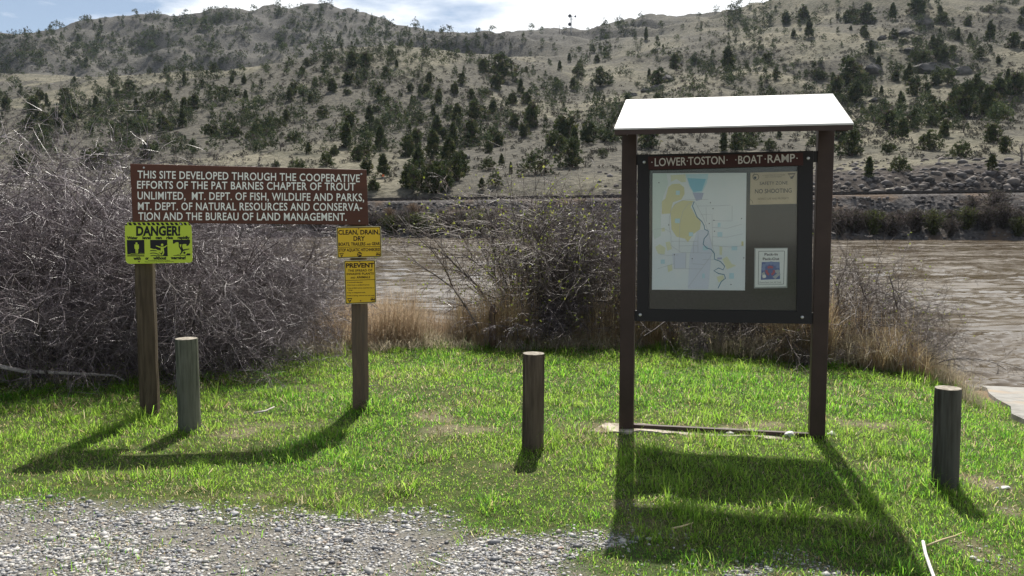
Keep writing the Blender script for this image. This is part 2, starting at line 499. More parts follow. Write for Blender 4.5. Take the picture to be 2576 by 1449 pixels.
# ------------------------------------------------------------------ hills
LX = [-500, 0, 200, 400, 650, 850, 1075, 1250, 1450, 1700, 1900, 2100, 2300, 2576, 3100]
LINES = [   # distance, picture height of the surface there
    (118, [480, 480, 478, 476, 474, 474, 473, 470, 464, 460, 458, 450, 436, 424, 420]),
    (135, [440, 440, 440, 440, 438, 436, 438, 436, 425, 420, 418, 412, 396, 388, 385]),
    (160, [405, 405, 403, 400, 398, 396, 394, 386, 372, 366, 362, 356, 345, 338, 335]),
    (205, [350, 350, 345, 342, 338, 330, 322, 325, 325, 315, 302, 295, 285, 278, 275]),
    (270, [290, 282, 262, 246, 236, 212, 200, 228, 262, 235, 215, 200, 190, 185, 180]),
    (340, [255, 242, 215, 185, 166, 130, 117, 142, 196, 168, 130, 105, 90, 80, 75]),
    (420, [215, 202, 190, 205, 196, 162, 148, 152, 150, 120, 62, 20, -10, -30, -40]),
    (520, [170, 165, 152, 158, 158, 140, 132, 124, 116, 90, 20, -32, -80, -100, -110]),
    (650, [132, 126, 98, 86, 84, 88, 104, 110, 96, 66, 28, -20, -60, -80, -90])]
CX = [-500, 0, 80, 150, 230, 330, 500, 640, 760, 830, 870, 950, 1040, 1100, 1200, 1330, 1430, 1500, 1560, 1640, 1700, 1800, 1860, 1900, 1960, 2100, 2576, 3100]
CY = [104, 98, 97, 82, 63, 52, 40, 29, 17, 15, 29, 54, 81, 95, 101, 90, 81, 77, 63, 56, 56, 46, 32, 20, 10, -2, -30, -40]
cols = np.arange(-500, 3101, 5.0)
U = (cols - 1288) / F
def tan_elev(x, y):
    yc = -(np.asarray(y, float) - 724.5) / F
    fw = math.cos(PITCH) + yc * math.sin(PITCH)
    return (-math.sin(PITCH) + yc * math.cos(PITCH)) / fw, ((np.asarray(x, float) - 1288) / F) / fw
def smooth1(a, k):
    w = np.hanning(2 * k + 1); w /= w.sum()
    return np.convolve(np.pad(a, k, mode='edge'), w, 'valid')
Zr = []; ZZ = []
tt = np.linspace(0, 1, 3)
# rail foot: where a column's ray line meets the back of the embankment
m_, c_ = (RP2[1] - RP1[1]) / (RP2[0] - RP1[0]), 0
foot = (RP1[1] - m_ * RP1[0]) / (1 - m_ * U) + 2.2
foot_z = rail_at(U * foot)[1] - 0.85
rowsZ = [foot, foot + 3.0]; rowsH = [foot_z, foot_z + 0.5]
for d, ys in LINES:
    y = smooth1(np.interp(cols, LX, ys), 14)
    Z = (foot + 8.5 if d == 118 else np.maximum(np.full_like(cols, d) - 8, foot + 22)) if d < 160 else np.full_like(cols, float(d))
    rowsZ.append(Z); rowsH.append(CAM_H + Z * tan_elev(cols, y)[0])
yc_ = smooth1(np.interp(cols, CX, CY), 4)
rowsZ.append(np.full_like(cols, 770.0)); rowsH.append(CAM_H + 770 * tan_elev(cols, yc_)[0])
rowsZ.append(np.full_like(cols, 900.0)); rowsH.append(rowsH[-1] - 30)
rowsZ.append(np.full_like(cols, 1300.0)); rowsH.append(rowsH[-1] - 60)
rowsZ = np.array(rowsZ); rowsH = np.array(rowsH)
# monotone cubic along each column
dz = np.diff(rowsZ, axis=0); sl = np.diff(rowsH, axis=0) / dz
tg = np.zeros_like(rowsH)
for j in range(1, len(rowsH) - 1):
    a, b = sl[j - 1], sl[j]
    w1, w2 = 2 * dz[j] + dz[j - 1], dz[j] + 2 * dz[j - 1]
    with np.errstate(divide='ignore', invalid='ignore'):
        hm = (w1 + w2) / (w1 / a + w2 / b)
    tg[j] = np.where(a * b > 0, hm, 0)
tg[0] = sl[0]; tg[-1] = sl[-1]
sub = [4, 22, 24, 30, 40, 46, 46, 44, 44, 48, 44, 10, 8]
HZ = []; HH = []
for j in range(len(rowsH) - 1):
    for q in range(sub[j]):
        s = q / sub[j]
        h00, h10, h01, h11 = 2 * s**3 - 3 * s**2 + 1, s**3 - 2 * s**2 + s, -2 * s**3 + 3 * s**2, s**3 - s**2
        HZ.append(rowsZ[j] + dz[j] * s)
        HH.append(h00 * rowsH[j] + h10 * dz[j] * tg[j] + h01 * rowsH[j + 1] + h11 * dz[j] * tg[j + 1])
HZ.append(rowsZ[-1]); HH.append(rowsH[-1])
HZ = np.array(HZ); HH = np.array(HH)
HX = HZ * U[None, :]
fade = sstep(0, 25, HZ - foot[None, :])
crest = 1 - 0.85 * sstep(600, 740, HZ)
amp = np.clip((HZ - 100) * 0.016, 0.4, 8.5)
rid = 1 - np.abs(2 * fbm((HX * 0.8 + HZ * 0.6) / 70, (HZ * 0.8 - HX * 0.6) / 190, 3, 61) - 1)
left_far = sstep(430, 520, HZ) * (1 - sstep(0.15, 0.3, U[None, :]))
HH = HH + fade * crest * (amp * (fbm(HX / 45, HZ / 60, 3, 71) - 0.5) * 1.6 + left_far * 30 * (rid - 0.75))
right = sstep(0.1, 0.25, U[None, :]) * sstep(190, 260, HZ)
HH = HH + fade * right * 12.0 * (1 - np.abs(2 * fbm(HX / 60 + HZ / 160, HZ / 110, 3, 65) - 1) - 0.7)
HH = HH + fade * (0.5 * (fbm(HX / 5, HZ / 5, 4, 81, 0.6) - 0.5) + 0.012 * (HZ - 100) * (fbm(HX / 16, HZ / 22, 3, 83) - 0.5))
HILL_E = (HH - CAM_H) / HZ
nr, nc = HZ.shape
ii = (np.arange(nr - 1)[:, None] * nc + np.arange(nc - 1)[None, :]).ravel()
SY = None
# the railway cut: darker broken ground just behind the track on the right
DF = HZ - foot[None, :]
cut = (1 - sstep(11, 17, DF + 5 * (fbm(HX / 6, HZ / 6, 3, 91) - 0.5))) * sstep(-0.02, 0.25, U[None, :] + 0.25 * (fbm(HX / 14, HZ / 30, 3, 93) - 0.5))
cut = np.maximum(cut, 0.7 * (1 - sstep(4, 7, DF)) )
def blur(a, k, ax):
    w = np.hanning(2 * k + 1); w /= w.sum()
    pad = [(0, 0), (0, 0)]; pad[ax] = (k, k)
    p_ = np.pad(a, pad, mode='edge'); out = np.zeros_like(a)
    for i_ in range(2 * k + 1):
        out += w[i_] * (p_[i_:i_ + a.shape[0]] if ax == 0 else p_[:, i_:i_ + a.shape[1]])
    return out
convex = (HH - blur(blur(HH, 12, 1), 14, 0)) / (0.006 * HZ)
sage = np.clip(sstep(0.40, 0.60, fbm(HX / 38, HZ / 48, 4, 95) - .10 * np.clip(convex, -1.5, 1.5)), 0, 1)
HV = np.stack([HX, HZ, HH], -1)
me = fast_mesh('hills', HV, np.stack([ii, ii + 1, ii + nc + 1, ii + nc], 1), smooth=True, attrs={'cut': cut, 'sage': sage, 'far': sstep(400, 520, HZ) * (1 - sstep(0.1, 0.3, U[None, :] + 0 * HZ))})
M_hill = mat('dry_grass_slope', (0.3, 0.25, 0.18, 1), 0.95, 0.05)
def hill_nodes():
    n, l = M_hill.node_tree.nodes, M_hill.node_tree.links
    p = n['Principled BSDF']; tc = n.new('ShaderNodeTexCoord')
    def nz(sc, det=8, st=(1, 1, 1)):
        mp = n.new('ShaderNodeMapping'); mp.inputs['Scale'].default_value = st
        t = n.new('ShaderNodeTexNoise'); t.inputs['Scale'].default_value = sc; t.inputs['Detail'].default_value = det; t.inputs['Roughness'].default_value = 0.65
        l.new(tc.outputs['Object'], mp.inputs[0]); l.new(mp.outputs[0], t.inputs['Vector']); return t.outputs['Fac']
    def ramp(src, a, ca, b, cb):
        r = n.new('ShaderNodeValToRGB'); e = r.color_ramp.elements
        e[0].position = a; e[0].color = ca; e[1].position = b; e[1].color = cb
        l.new(src, r.inputs[0]); return r.outputs[0]
    def mix(f, a, b):
        m = n.new('ShaderNodeMix'); m.data_type = 'RGBA'
        l.new(f, m.inputs[0]); l.new(a, m.inputs[6]); l.new(b, m.inputs[7]); return m.outputs[2]
    def att(nm):
        a = n.new('ShaderNodeAttribute'); a.attribute_name = nm; return a.outputs['Fac']
    fine = nz(0.9, 10)
    grass = ramp(nz(0.06), 0.35, (0.110, 0.106, 0.081, 1), 0.65, (0.215, 0.197, 0.146, 1))
    speck = ramp(fine, 0.40, (0.10, 0.095, 0.075, 1), 0.56, (1, 1, 1, 1))
    m = n.new('ShaderNodeMix'); m.data_type = 'RGBA'; m.blend_type = 'MULTIPLY'; m.inputs[0].default_value = 0.55
    l.new(grass, m.inputs[6]); l.new(speck, m.inputs[7]); c = m.outputs[2]
    brush = ramp(fine, 0.35, (0.038, 0.038, 0.034, 1), 0.62, (0.125, 0.115, 0.093, 1))
    c = mix(att('sage'), c, brush)
    far_ = ramp(fine, 0.35, (0.040, 0.041, 0.042, 1), 0.65, (0.120, 0.113, 0.102, 1))  # far slope tone: brush cover plus distance haze put into the colour
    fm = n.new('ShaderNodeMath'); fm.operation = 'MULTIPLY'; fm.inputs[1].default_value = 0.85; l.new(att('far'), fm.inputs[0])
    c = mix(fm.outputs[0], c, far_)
    rock = ramp(fine, 0.35, (0.024, 0.021, 0.020, 1), 0.65, (0.095, 0.082, 0.073, 1))
    c = mix(att('cut'), c, rock)
    l.new(c, p.inputs['Base Color'])
    b = n.new('ShaderNodeBump'); b.inputs['Strength'].default_value = 0.9; b.inputs['Distance'].default_value = 0.5
    l.new(fine, b.inputs['Height']); l.new(b.outputs[0], p.inputs['Normal'])
hill_nodes()
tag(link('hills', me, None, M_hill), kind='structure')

def on_hill(px, py):
    """first point of the hills seen along a picture direction; None for sky"""
    te, u = tan_elev(px, py)
    c = float(np.clip((u - U[0]) / (U[1] - U[0]), 0, nc - 1.001)); c0 = int(c); fc = c - c0
    e = HILL_E[:, c0] * (1 - fc) + HILL_E[:, c0 + 1] * fc
    Zc = HZ[:, c0] * (1 - fc) + HZ[:, c0 + 1] * fc
    k = np.argmax(e >= te)
    if e[k] < te or k == 0: return None
    t = (te - e[k - 1]) / max(e[k] - e[k - 1], 1e-9)
    Z = Zc[k - 1] + t * (Zc[k] - Zc[k - 1])
    return Vector((u * Z, Z, CAM_H + te * Z))

# ------------------------------------------------------------------ drawing on flat panels
_tcache = {}
def text_outline(s, bold=0.0, spacing=1.0, ink=None):
    key = (s, bold, spacing)
    if key not in _tcache:
        cu = bpy.data.curves.new('lettering', 'FONT')
        cu.body = s; cu.size = 1; cu.offset = bold; cu.space_character = spacing; cu.resolution_u = 3; cu.fill_mode = 'FRONT'
        o = bpy.data.objects.new('lettering', cu); C.objects.link(o)
        dg = bpy.context.evaluated_depsgraph_get(); dg.update()
        m = bpy.data.meshes.new_from_object(o.evaluated_get(dg))
        v = [(p.co.x, p.co.y) for p in m.vertices]; f = [list(p.vertices) for p in m.polygons]
        bpy.data.objects.remove(o); bpy.data.curves.remove(cu); bpy.data.meshes.remove(m)
        _tcache[key] = (v, f)
    return _tcache[key]

class Frame:
    """an upright panel frame: x along it, y away from the viewer, z up"""
    def __init__(self, origin, yaw):
        self.o = origin; self.yaw = yaw; self.ax = (math.cos(yaw), math.sin(yaw)); self.ay = (-math.sin(yaw), math.cos(yaw))
    def loc(self, px, py, d=0.0):
        r = ray(px, py)
        # camera at (0,0,CAM_H):  (t*r - o) . ay = d
        t = (d + self.o[0] * self.ay[0] + self.o[1] * self.ay[1]) / (r[0] * self.ay[0] + r[1] * self.ay[1])
        wx_, wy_, wz_ = r[0] * t - self.o[0], r[1] * t - self.o[1], CAM_H + r[2] * t - self.o[2]
        return (wx_ * self.ax[0] + wy_ * self.ax[1], wz_)

class Ink:
    """flat printed shapes at depth d of a frame; each later layer lies a little in front"""
    def __init__(self, fr, d, x0=0, y0=0, s=1.0, four=True):
        self.fr, self.d, self.x0, self.y0, self.s = fr, d, x0, y0, s
        self.k = 0.62891 if four else 1.0
        self.v = []; self.f = []; self.m = []
    def L(self, p):
        return self.fr.loc((self.x0 + p[0] / self.s) * self.k, (self.y0 + p[1] / self.s) * self.k, self.d)
    def _put(self, pts, faces, m, lay):
        b = len(self.v); y = self.d - lay * 0.0006
        self.v += [(x, y, z) for x, z in pts]
        for q in faces: self.f.append([b + i for i in q]); self.m.append(m)
    def poly(self, pts, m=0, lay=0, conv=True):
        P = [self.L(p) for p in pts] if conv else pts
        tri = tessellate_polygon([[Vector((x, z, 0)) for x, z in P]])
        self._put(P, [list(t) for t in tri], m, lay)
    def disc(self, c, r, m=0, lay=0, ry=None, n=20):
        ry = ry or r
        self.poly([(c[0] + r * math.cos(2 * math.pi * i / n), c[1] + ry * math.sin(2 * math.pi * i / n)) for i in range(n)], m, lay)
    def ring(self, c, r, w, m=0, lay=0, n=24):
        self.stroke([(c[0] + r * math.cos(2 * math.pi * i / n), c[1] + r * math.sin(2 * math.pi * i / n)) for i in range(n + 1)], w, m, lay)
    def stroke(self, pts, w, m=0, lay=0, cap=True):
        """w in drawing pixels, one number or one per point"""
        ws = w if isinstance(w, (list, tuple)) else [w] * len(pts)
        P = [np.array(p, float) for p in pts]; Lf = []; Rt = []
        for i, p in enumerate(P):
            a = P[max(i - 1, 0)]; b = P[min(i + 1, len(P) - 1)]; t = b - a; t = t / (np.linalg.norm(t) + 1e-9); nrm = np.array([-t[1], t[0]]) * ws[i] / 2
            Lf.append(p + nrm); Rt.append(p - nrm)
        pts2 = [self.L(q) for q in Lf] + [self.L(q) for q in Rt]; n = len(P)
        self._put(pts2, [(i, i + 1, n + i + 1, n + i) for i in range(n - 1)], m, lay)
        if cap and min(ws[0], ws[-1]) > 3:
            self.disc(pts[0], ws[0] / 2, m, lay + 0.15, n=10); self.disc(pts[-1], ws[-1] / 2, m, lay + 0.25, n=10)
    def text(self, s, left, right, cap, m=0, lay=0, bold=0.0, spacing=1.0):
        """left, right: ends of the baseline; cap: capital height, drawing pixels"""
        v, f = text_outline(s, bold, spacing)
        hv, _ = text_outline('H', bold, spacing)
        ch = max(p[1] for p in hv); x0 = min(p[0] for p in v); x1 = max(p[0] for p in v)
        A = np.array(left, float); B = np.array(right, float)
        pts = []
        for x, y in v:
            q = A + (B - A) * ((x - x0) / (x1 - x0)); pts.append(self.L((q[0], q[1] - y / ch * cap)))
        self._put(pts, f, m, lay)
    def build(self, name, mats, parent):
        me = bpy.data.meshes.new(name); me.from_pydata(self.v, [], self.f)
        me.polygons.foreach_set('material_index', self.m); me.update()
        bm = None
        o = link(name, me, parent, mats)
        # every printed face looks toward the viewer's side
        import bmesh
        b = bmesh.new(); b.from_mesh(me)
        fl = [q for q in b.faces if q.normal.y > 0]
        bmesh.ops.reverse_faces(b, faces=fl); b.to_mesh(me); b.free()
        return o

def rounded(pts, r, n=5):
    """outline with its corners rounded"""
    out = []
    for i in range(len(pts)):
        a, p, b = (np.array(pts[j % len(pts)], float) for j in (i - 1, i, i + 1))
        u, v = a - p, b - p; u /= np.linalg.norm(u); v /= np.linalg.norm(v)
        s, e = p + u * r, p + v * r
        for k in range(n + 1):
            t = k / n; out.append(tuple((1 - t) ** 2 * s + 2 * t * (1 - t) * p + t * t * e))
    return out

def bolt(fr, parent, px, py, d, r, m, name='bolt'):
    x, z = fr.loc(px, py, d); mb = MB()
    mb.tube([(x, d + 0.002, z), (x, d - 0.004, z), (x, d - 0.007, z)], [r, r, r * 0.55], 10)
    return mb.build(name, m, parent)

M_ink = mat('black_ink', (0.012, 0.012, 0.014, 1), 0.6, 0.3)
M_bolt = mat('galvanised_bolt', (0.55, 0.55, 0.55, 1), 0.35, 0.5, 0.8)
M_rust = mat('rusty_screw', (0.20, 0.09, 0.05, 1), 0.6, 0.4, 0.4)

# ------------------------------------------------------------------ brown wooden site sign on two posts
pl, pr = on_ground(372, 1056), on_ground(907, 1034)
yawS = math.atan2(pr[1] - pl[1], pr[0] - pl[0])
SF = Frame(((pl[0] + pr[0]) / 2, (pl[1] + pr[1]) / 2, 0.0), yawS)
site = empty('site_sign', SF.o, yawS)
tag(site, 'wide brown wooden board with five lines of white capitals on two posts', 'sign')
M_post_l = wood_mat('treated_post_brown', (0.078, 0.058, 0.038, 1), (0.125, 0.098, 0.066, 1), (0.042, 0.033, 0.023, 1))
M_post_r = wood_mat('weathered_post_grey', (0.06, 0.042, 0.03, 1), (0.18, 0.13, 0.09, 1), (0.13, 0.10, 0.075, 1), 20)
M_brown = mat('brown_sign_paint', (0.115, 0.036, 0.019, 1), 0.55, 0.35)
add_noise(M_brown, (0.080, 0.026, 0.0135, 1), (0.105, 0.036, 0.019, 1), 3, 8, stretch=(0.2, 1, 3), bump=0.08, bdist=0.004)
M_letter = mat('cream_sign_paint', (0.86, 0.86, 0.78, 1), 0.6, 0.3)
def sign_post(fr, parent, xb, yb, wpx, ztop, m, d=0.03):
    x, _ = fr.loc(xb, yb, d); hw = wpx / 2 * (math.hypot(fr.o[0], fr.o[1]) / F)
    mb = MB()
    rows = []
    for k in range(13):
        z = -0.3 + (ztop + 0.3) * k / 12; wob = 0.0025 * math.sin(k * 2.1 + xb)
        rows.append([(x - hw + wob, d - 0.002, z), (x + hw + wob, d, z), (x + hw + wob, d + 1.6 * hw, z), (x - hw + wob, d + 1.6 * hw, z)])
    v = [p for r_ in rows for p in r_]; f = []
    for k in range(12):
        for q in range(4):
            f.append((4 * k + q, 4 * k + (q + 1) % 4, 4 * k + 4 + (q + 1) % 4, 4 * k + 4 + q))
    f += [(3, 2, 1, 0), (48, 49, 50, 51)]
    mb.raw(v, f)
    o = mb.build('post', m, parent, bevel=0.006)
    return o
sp1 = sign_post(SF, site, 367, 850, 40, SF.loc(371, 425)[1], M_post_l); sp1['label'] = 'smoother brown post under the green-yellow danger plate'
sp2 = sign_post(SF, site, 906, 900, 40, SF.loc(907, 440)[1], M_post_r); sp2['label'] = 'greyer cracked and knotty post under the two yellow plates'
bd = MB()
cor = [SF.loc(328, 412), SF.loc(922, 427), SF.loc(927, 566), SF.loc(335, 560)]
bd.slab([cor[3], cor[2], cor[1], cor[0]], -0.015, 0.028)
board = bd.build('board', M_brown, site, bevel=0.004)
ink = Ink(SF, -0.0175, four=False)
for s, l, r_, cap in [('THIS SITE DEVELOPED THROUGH THE COOPERATIVE', (346, 448), (905, 458), 19), ('EFFORTS OF THE PAT BARNES CHAPTER OF TROUT', (345, 474), (894, 479), 19),
                      ('UNLIMITED,  MT. DEPT. OF FISH, WILDLIFE AND PARKS,', (346, 501), (916, 506), 19), ('MT. DEPT. OF NATURAL RESOURCES AND CONSERVA-', (347, 528), (911, 530), 19),
                      ('TION AND THE BUREAU OF LAND MANAGEMENT.', (348, 553), (872, 555), 19)]:
    ink.text(s, l, r_, cap, bold=0.013, spacing=1.06)
ink.build('lettering', M_letter, board)
for px, py in ((362, 422), (369, 554), (909, 438), (904, 556)):
    bolt(SF, board, px, py, -0.017, 0.008, M_bolt)

# ---- danger plate on the left post
M_lime = mat('lime_yellow_plate', (0.50, 0.62, 0.05, 1), 0.5, 0.35)
D1 = -0.022
dz0 = SF.loc(398, 655, D1)
danger = empty('danger_sign', (SF.o[0] + SF.ax[0] * 0, SF.o[1], SF.o[2]), yawS)
tag(danger, 'lime yellow plate reading DANGER with three black pictograms on left post', 'warning sign')
mb = MB(); ik = Ink(SF, D1, 480, 880, 7.625)
plate = [(148, 165), (238, 66), (2062, 62), (2172, 165), (2190, 420), (2210, 1190), (2204, 1245), (2175, 1285), (2120, 1302), (290, 1338), (225, 1318), (185, 1275), (170, 1210), (150, 480)]
mb.slab([ik.L(p) for p in plate][::-1], D1 + 0.0005, D1 + 0.004)
dplate = mb.build('plate', M_lime, danger)
for x in range(13):
    bx = 240 + x * 141.5
    q = [(bx, 78), (bx + 85, 78), (bx + 135, 162), (bx + 50, 162)]
    if x == 12: q = [(1930, 78), (2005, 78), (2050, 160), (1975, 160)]
    ik.poly(q, 0, 1)
ik.poly([(155, 162), (205, 105), (230, 162)], 0, 1); ik.poly([(2065, 80), (2120, 125), (2165, 160), (2105, 160)], 0, 1)
ik.text('DANGER!', (492, 470), (1838, 464), 285, 0, 1, bold=0.045, spacing=1.02)
for s, l, r_, c in [('Water', (212, 585), (545, 585), 90), ('level', (684, 583), (940, 583), 92), ('can', (1082, 580), (1275, 580), 92), ('rise', (1412, 580), (1618, 580), 92), ('rapidly', (1757, 578), (2128, 578), 92),
                    ('with', (408, 1212), (635, 1212), 92), ('or', (772, 1205), (880, 1205), 92), ('without', (1012, 1200), (1412, 1200), 92), ('warning!', (1545, 1192), (2005, 1192), 92)]:
    ik.text(s, l, r_, c, 0, 1, bold=0.055)
ik.text('Broadwater Power Project', (860, 1243), (1530, 1238), 24, 0, 1, bold=0.02); ik.text('Department of Natural Resources', (760, 1288), (1635, 1278), 24, 0, 1, bold=0.02)
# first pictogram: standing figure
ik.poly([(207, 612), (740, 608), (750, 1010), (640, 1008), (560, 1022), (330, 1022), (320, 1045), (225, 1045)], 0, 1)
ik.disc((505, 710), 32, 1, 2); ik.poly(rounded([(440, 745), (575, 742), (580, 878), (556, 880), (552, 1018), (518, 1020), (514, 890), (508, 890), (510, 1020), (480, 1022), (470, 880), (445, 876)], 10, 2), 1, 2)
for yy in (1075, 1102): ik.stroke([(225 + i * 26, yy + (6 if i % 2 else -6) * (yy < 1100)) for i in range(21)], 15, 0, 1, False)
ik.stroke([(330, 1048), (500, 1040), (640, 1030), (750, 1030)], 20, 0, 1.5, False)
# second pictogram: figure swept by waves
ik.poly([(918, 606), (1442, 604), (1455, 1085), (1370, 1090), (1290, 1075), (1240, 1040), (1180, 1040), (1190, 985), (1245, 975), (1250, 930), (1150, 915), (1090, 880), (1040, 890), (925, 855)], 0, 1)
ik.disc((1287, 758), 38, 1, 2); ik.stroke([(1105, 790), (1210, 825), (1290, 835), (1365, 825), (1432, 775)], [26, 34, 42, 34, 26], 1, 2); ik.stroke([(1290, 830), (1292, 930)], 92, 1, 2.6, False)
ik.stroke([(1275, 920), (1260, 985), (1190, 1025)], [52, 40, 30], 1, 3); ik.stroke([(1320, 920), (1330, 990), (1300, 1060)], [50, 42, 34], 1, 3.2)
for w in ([(930, 935), (1000, 930), (1060, 935), (1110, 940)], [(930, 1020), (1000, 1005), (1080, 1012), (1140, 1035), (1190, 1045)], [(940, 1090), (1020, 1080), (1100, 1092), (1200, 1092), (1455, 1092)]):
    ik.stroke(w, 24, 0, 1.7)
# third pictogram: figure tumbling head down
ik.poly([(1612, 602), (2135, 600), (2138, 690), (2095, 765), (2050, 795), (2020, 775), (2028, 735), (1960, 730), (1905, 745), (1790, 740), (1785, 685), (1740, 672), (1690, 690), (1650, 722), (1612, 718)], 0, 1)
ik.stroke([(1805, 745), (1812, 815), (1860, 880), (1905, 925)], [32, 38, 52, 70], 0, 1); ik.stroke([(1890, 755), (1880, 820), (1905, 925)], [32, 38, 60], 0, 1.4)
ik.stroke([(1895, 925), (1885, 980), (1840, 1045)], [66, 46, 26], 0, 1.8); ik.stroke([(1900, 930), (2000, 900), (2105, 885)], [50, 34, 26], 0, 2.2); ik.disc((1965, 998), 36, 0, 1)
ik.poly([(1628, 1075), (1720, 1068), (1770, 1050), (1840, 1070), (2010, 1065), (2050, 1015), (2145, 1020), (2148, 1080), (1628, 1088)], 0, 1)
ik.build('print', [M_ink, M_lime], dplate)
for px, py, m in ((480 + 585 / 7.625, 880 + 130 / 7.625, M_rust), (480 + 1852 / 7.625, 880 + 125 / 7.625, M_bolt), (480 + 582 / 7.625, 880 + 1265 / 7.625, M_rust)):
    bolt(SF, dplate, px * .62891, py * .62891, D1 - 0.001, 0.006, m)

# ---- two yellow plates on the right post
M_yel = mat('yellow_plate', (0.74, 0.47, 0.018, 1), 0.45, 0.4)
M_pale = mat('plate_pale_rim', (0.70, 0.62, 0.35, 1), 0.5, 0.3)
M_dk = mat('dark_brown_ink', (0.03, 0.012, 0.008, 1), 0.6, 0.3)
def triangle_logo(ik, x, y, w, m, m2):
    ik.poly([(x, y), (x + w, y - 2), (x + w * 0.55, y + w * 0.86), (x + w * 0.45, y + w * 0.86)], m, 1)
    ik.poly([(x + w * .16, y + w * .16), (x + w * .86, y + w * .14), (x + w * .72, y + w * .34), (x + w * .3, y + w * .36)], m2, 2)
    ik.poly([(x + w * .36, y + w * .42), (x + w * .46, y + w * .4), (x + w * .5, y + w * .66), (x + w * .47, y + w * .7)], m2, 2)
def seal_logo(ik, x, y, r, m, m2):
    ik.ring((x, y), r, r * .18, m, 1); ik.disc((x - r * .15, y - r * .05), r * .42, m, 1.5); ik.stroke([(x - r * .7, y + r * .15), (x + r * .75, y + r * .15)], r * .5, m, 1.7); ik.disc((x + r * .4, y - r * .3), r * .2, m2, 2)
    ik.stroke([(x - r * .7, y + r * .45), (x + r * .7, y + r * .45)], r * .14, m2, 2)
def yellow_plate(name, label, out, x0, y0, s, d, draw):
    o = empty(name, SF.o, yawS); tag(o, label, 'sign', 'yellow plates on the right post')
    ik = Ink(SF, d, x0, y0, s)
    mb = MB(); mb.slab([ik.L(p) for p in rounded(out, 22)][::-1], d + 0.0005, d + 0.004)
    pt = mb.build('plate', M_pale, o)
    c = np.mean(np.array(out), 0)
    inner = [tuple(c + (np.array(p) - c) * np.array([1 - 22 / abs(p[0] - c[0]), 1 - 22 / abs(p[1] - c[1])])) for p in out]
    i1 = [tuple(c + (np.array(p) - c) * np.array([1 - 9 / abs(p[0] - c[0]), 1 - 9 / abs(p[1] - c[1])])) for p in out]
    ik.poly(rounded(i1, 20), 1, 0.5); ik.poly(rounded(inner, 18), 0, 1.0)
    ik2 = Ink(SF, d - 0.0010, x0, y0, s); draw(ik2); 
    ik.build('face', [M_yel, M_dk], pt); ik2.build('print', [M_dk, M_yel], pt)
    return o, pt
def draw_clean(k):
    k.text('CLEAN, DRAIN,', (140, 205), (846, 200), 78, bold=0.032); k.text('DRY', (400, 310), (596, 308), 78, bold=0.032)
    k.text('BOATS, TRAILERS', (146, 396), (604, 390), 54, bold=0.032); k.text('AND', (622, 389), (696, 388), 34, bold=0.032); k.text('GEAR', (712, 386), (852, 384), 52, bold=0.032)
    k.stroke([(140, 423), (856, 409)], 8, 0, 0.5, False); k.text('STOP AQUATIC HITCHHIKERS!', (150, 496), (852, 484), 52, bold=0.032)
    triangle_logo(k, 158, 520, 80, 0, 1); seal_logo(k, 820, 538, 34, 0, 1)
    k.poly([(503 + 44 * math.cos(R(22.5 + 45 * i)), 543 + 42 * math.sin(R(22.5 + 45 * i))) for i in range(8)], 0, 1); k.stroke([(470, 530), (538, 545)], 14, 1, 2, False); k.stroke([(475, 560), (500, 555)], 8, 1, 2, False)
def draw_prevent(k):
    k.text('PREVENT', (272, 770), (752, 762), 76, bold=0.04); k.text('THE SPREAD OF', (306, 838), (720, 830), 36, bold=0.032, spacing=1.08)
    k.text('INVASIVE PLANTS', (284, 896), (746, 886), 36, bold=0.032, spacing=1.08); k.text('AND', (350, 956), (432, 954), 28, bold=0.032); k.text('ANIMALS', (452, 953), (684, 948), 38, bold=0.032, spacing=1.06)
    k.stroke([(268, 988), (762, 972)], 8, 0, 0.5, False)
    for s, x1, y in (('Arrive with clean gear.', 562, 1028), ('Burn local or certified firewood.', 674, 1075), ('Use certified noxious weed-free hay or', 756, 1126), ('forage.', 388, 1160), ('Stay on designated trails.', 606, 1205), ('Before leaving, remove mud and seeds.', 764, 1256)):
        k.text(s, (314, y), (x1, y - (x1 - 314) * 0.015), 18, bold=0.03)
        if s != 'forage.': k.disc((297, y - 8), 7, 0, 1, n=8)
    triangle_logo(k, 292, 1290, 88, 0, 1); seal_logo(k, 728, 1308, 34, 0, 1)
o, pt = yellow_plate('clean_sign', 'wider yellow plate reading CLEAN, DRAIN, DRY just below the brown board', [(108, 78), (868, 62), (884, 590), (124, 612)], 1320, 890, 4.26, -0.012, draw_clean)
bolt(SF, pt, (1320 + 487 / 4.26) * .62891, (890 + 106 / 4.26) * .62891, -0.014, 0.005, M_rust, 'screw')
o, pt = yellow_plate('prevent_sign', 'narrower taller yellow plate reading PREVENT THE SPREAD, lowest on right post', [(236, 645), (776, 636), (790, 1370), (258, 1394)], 1320, 890, 4.26, -0.012, draw_prevent)
for cx, cy in ((508, 668), (522, 1332)): bolt(SF, pt, (1320 + cx / 4.26) * .62891, (890 + cy / 4.26) * .62891, -0.014, 0.005, M_rust, 'screw')

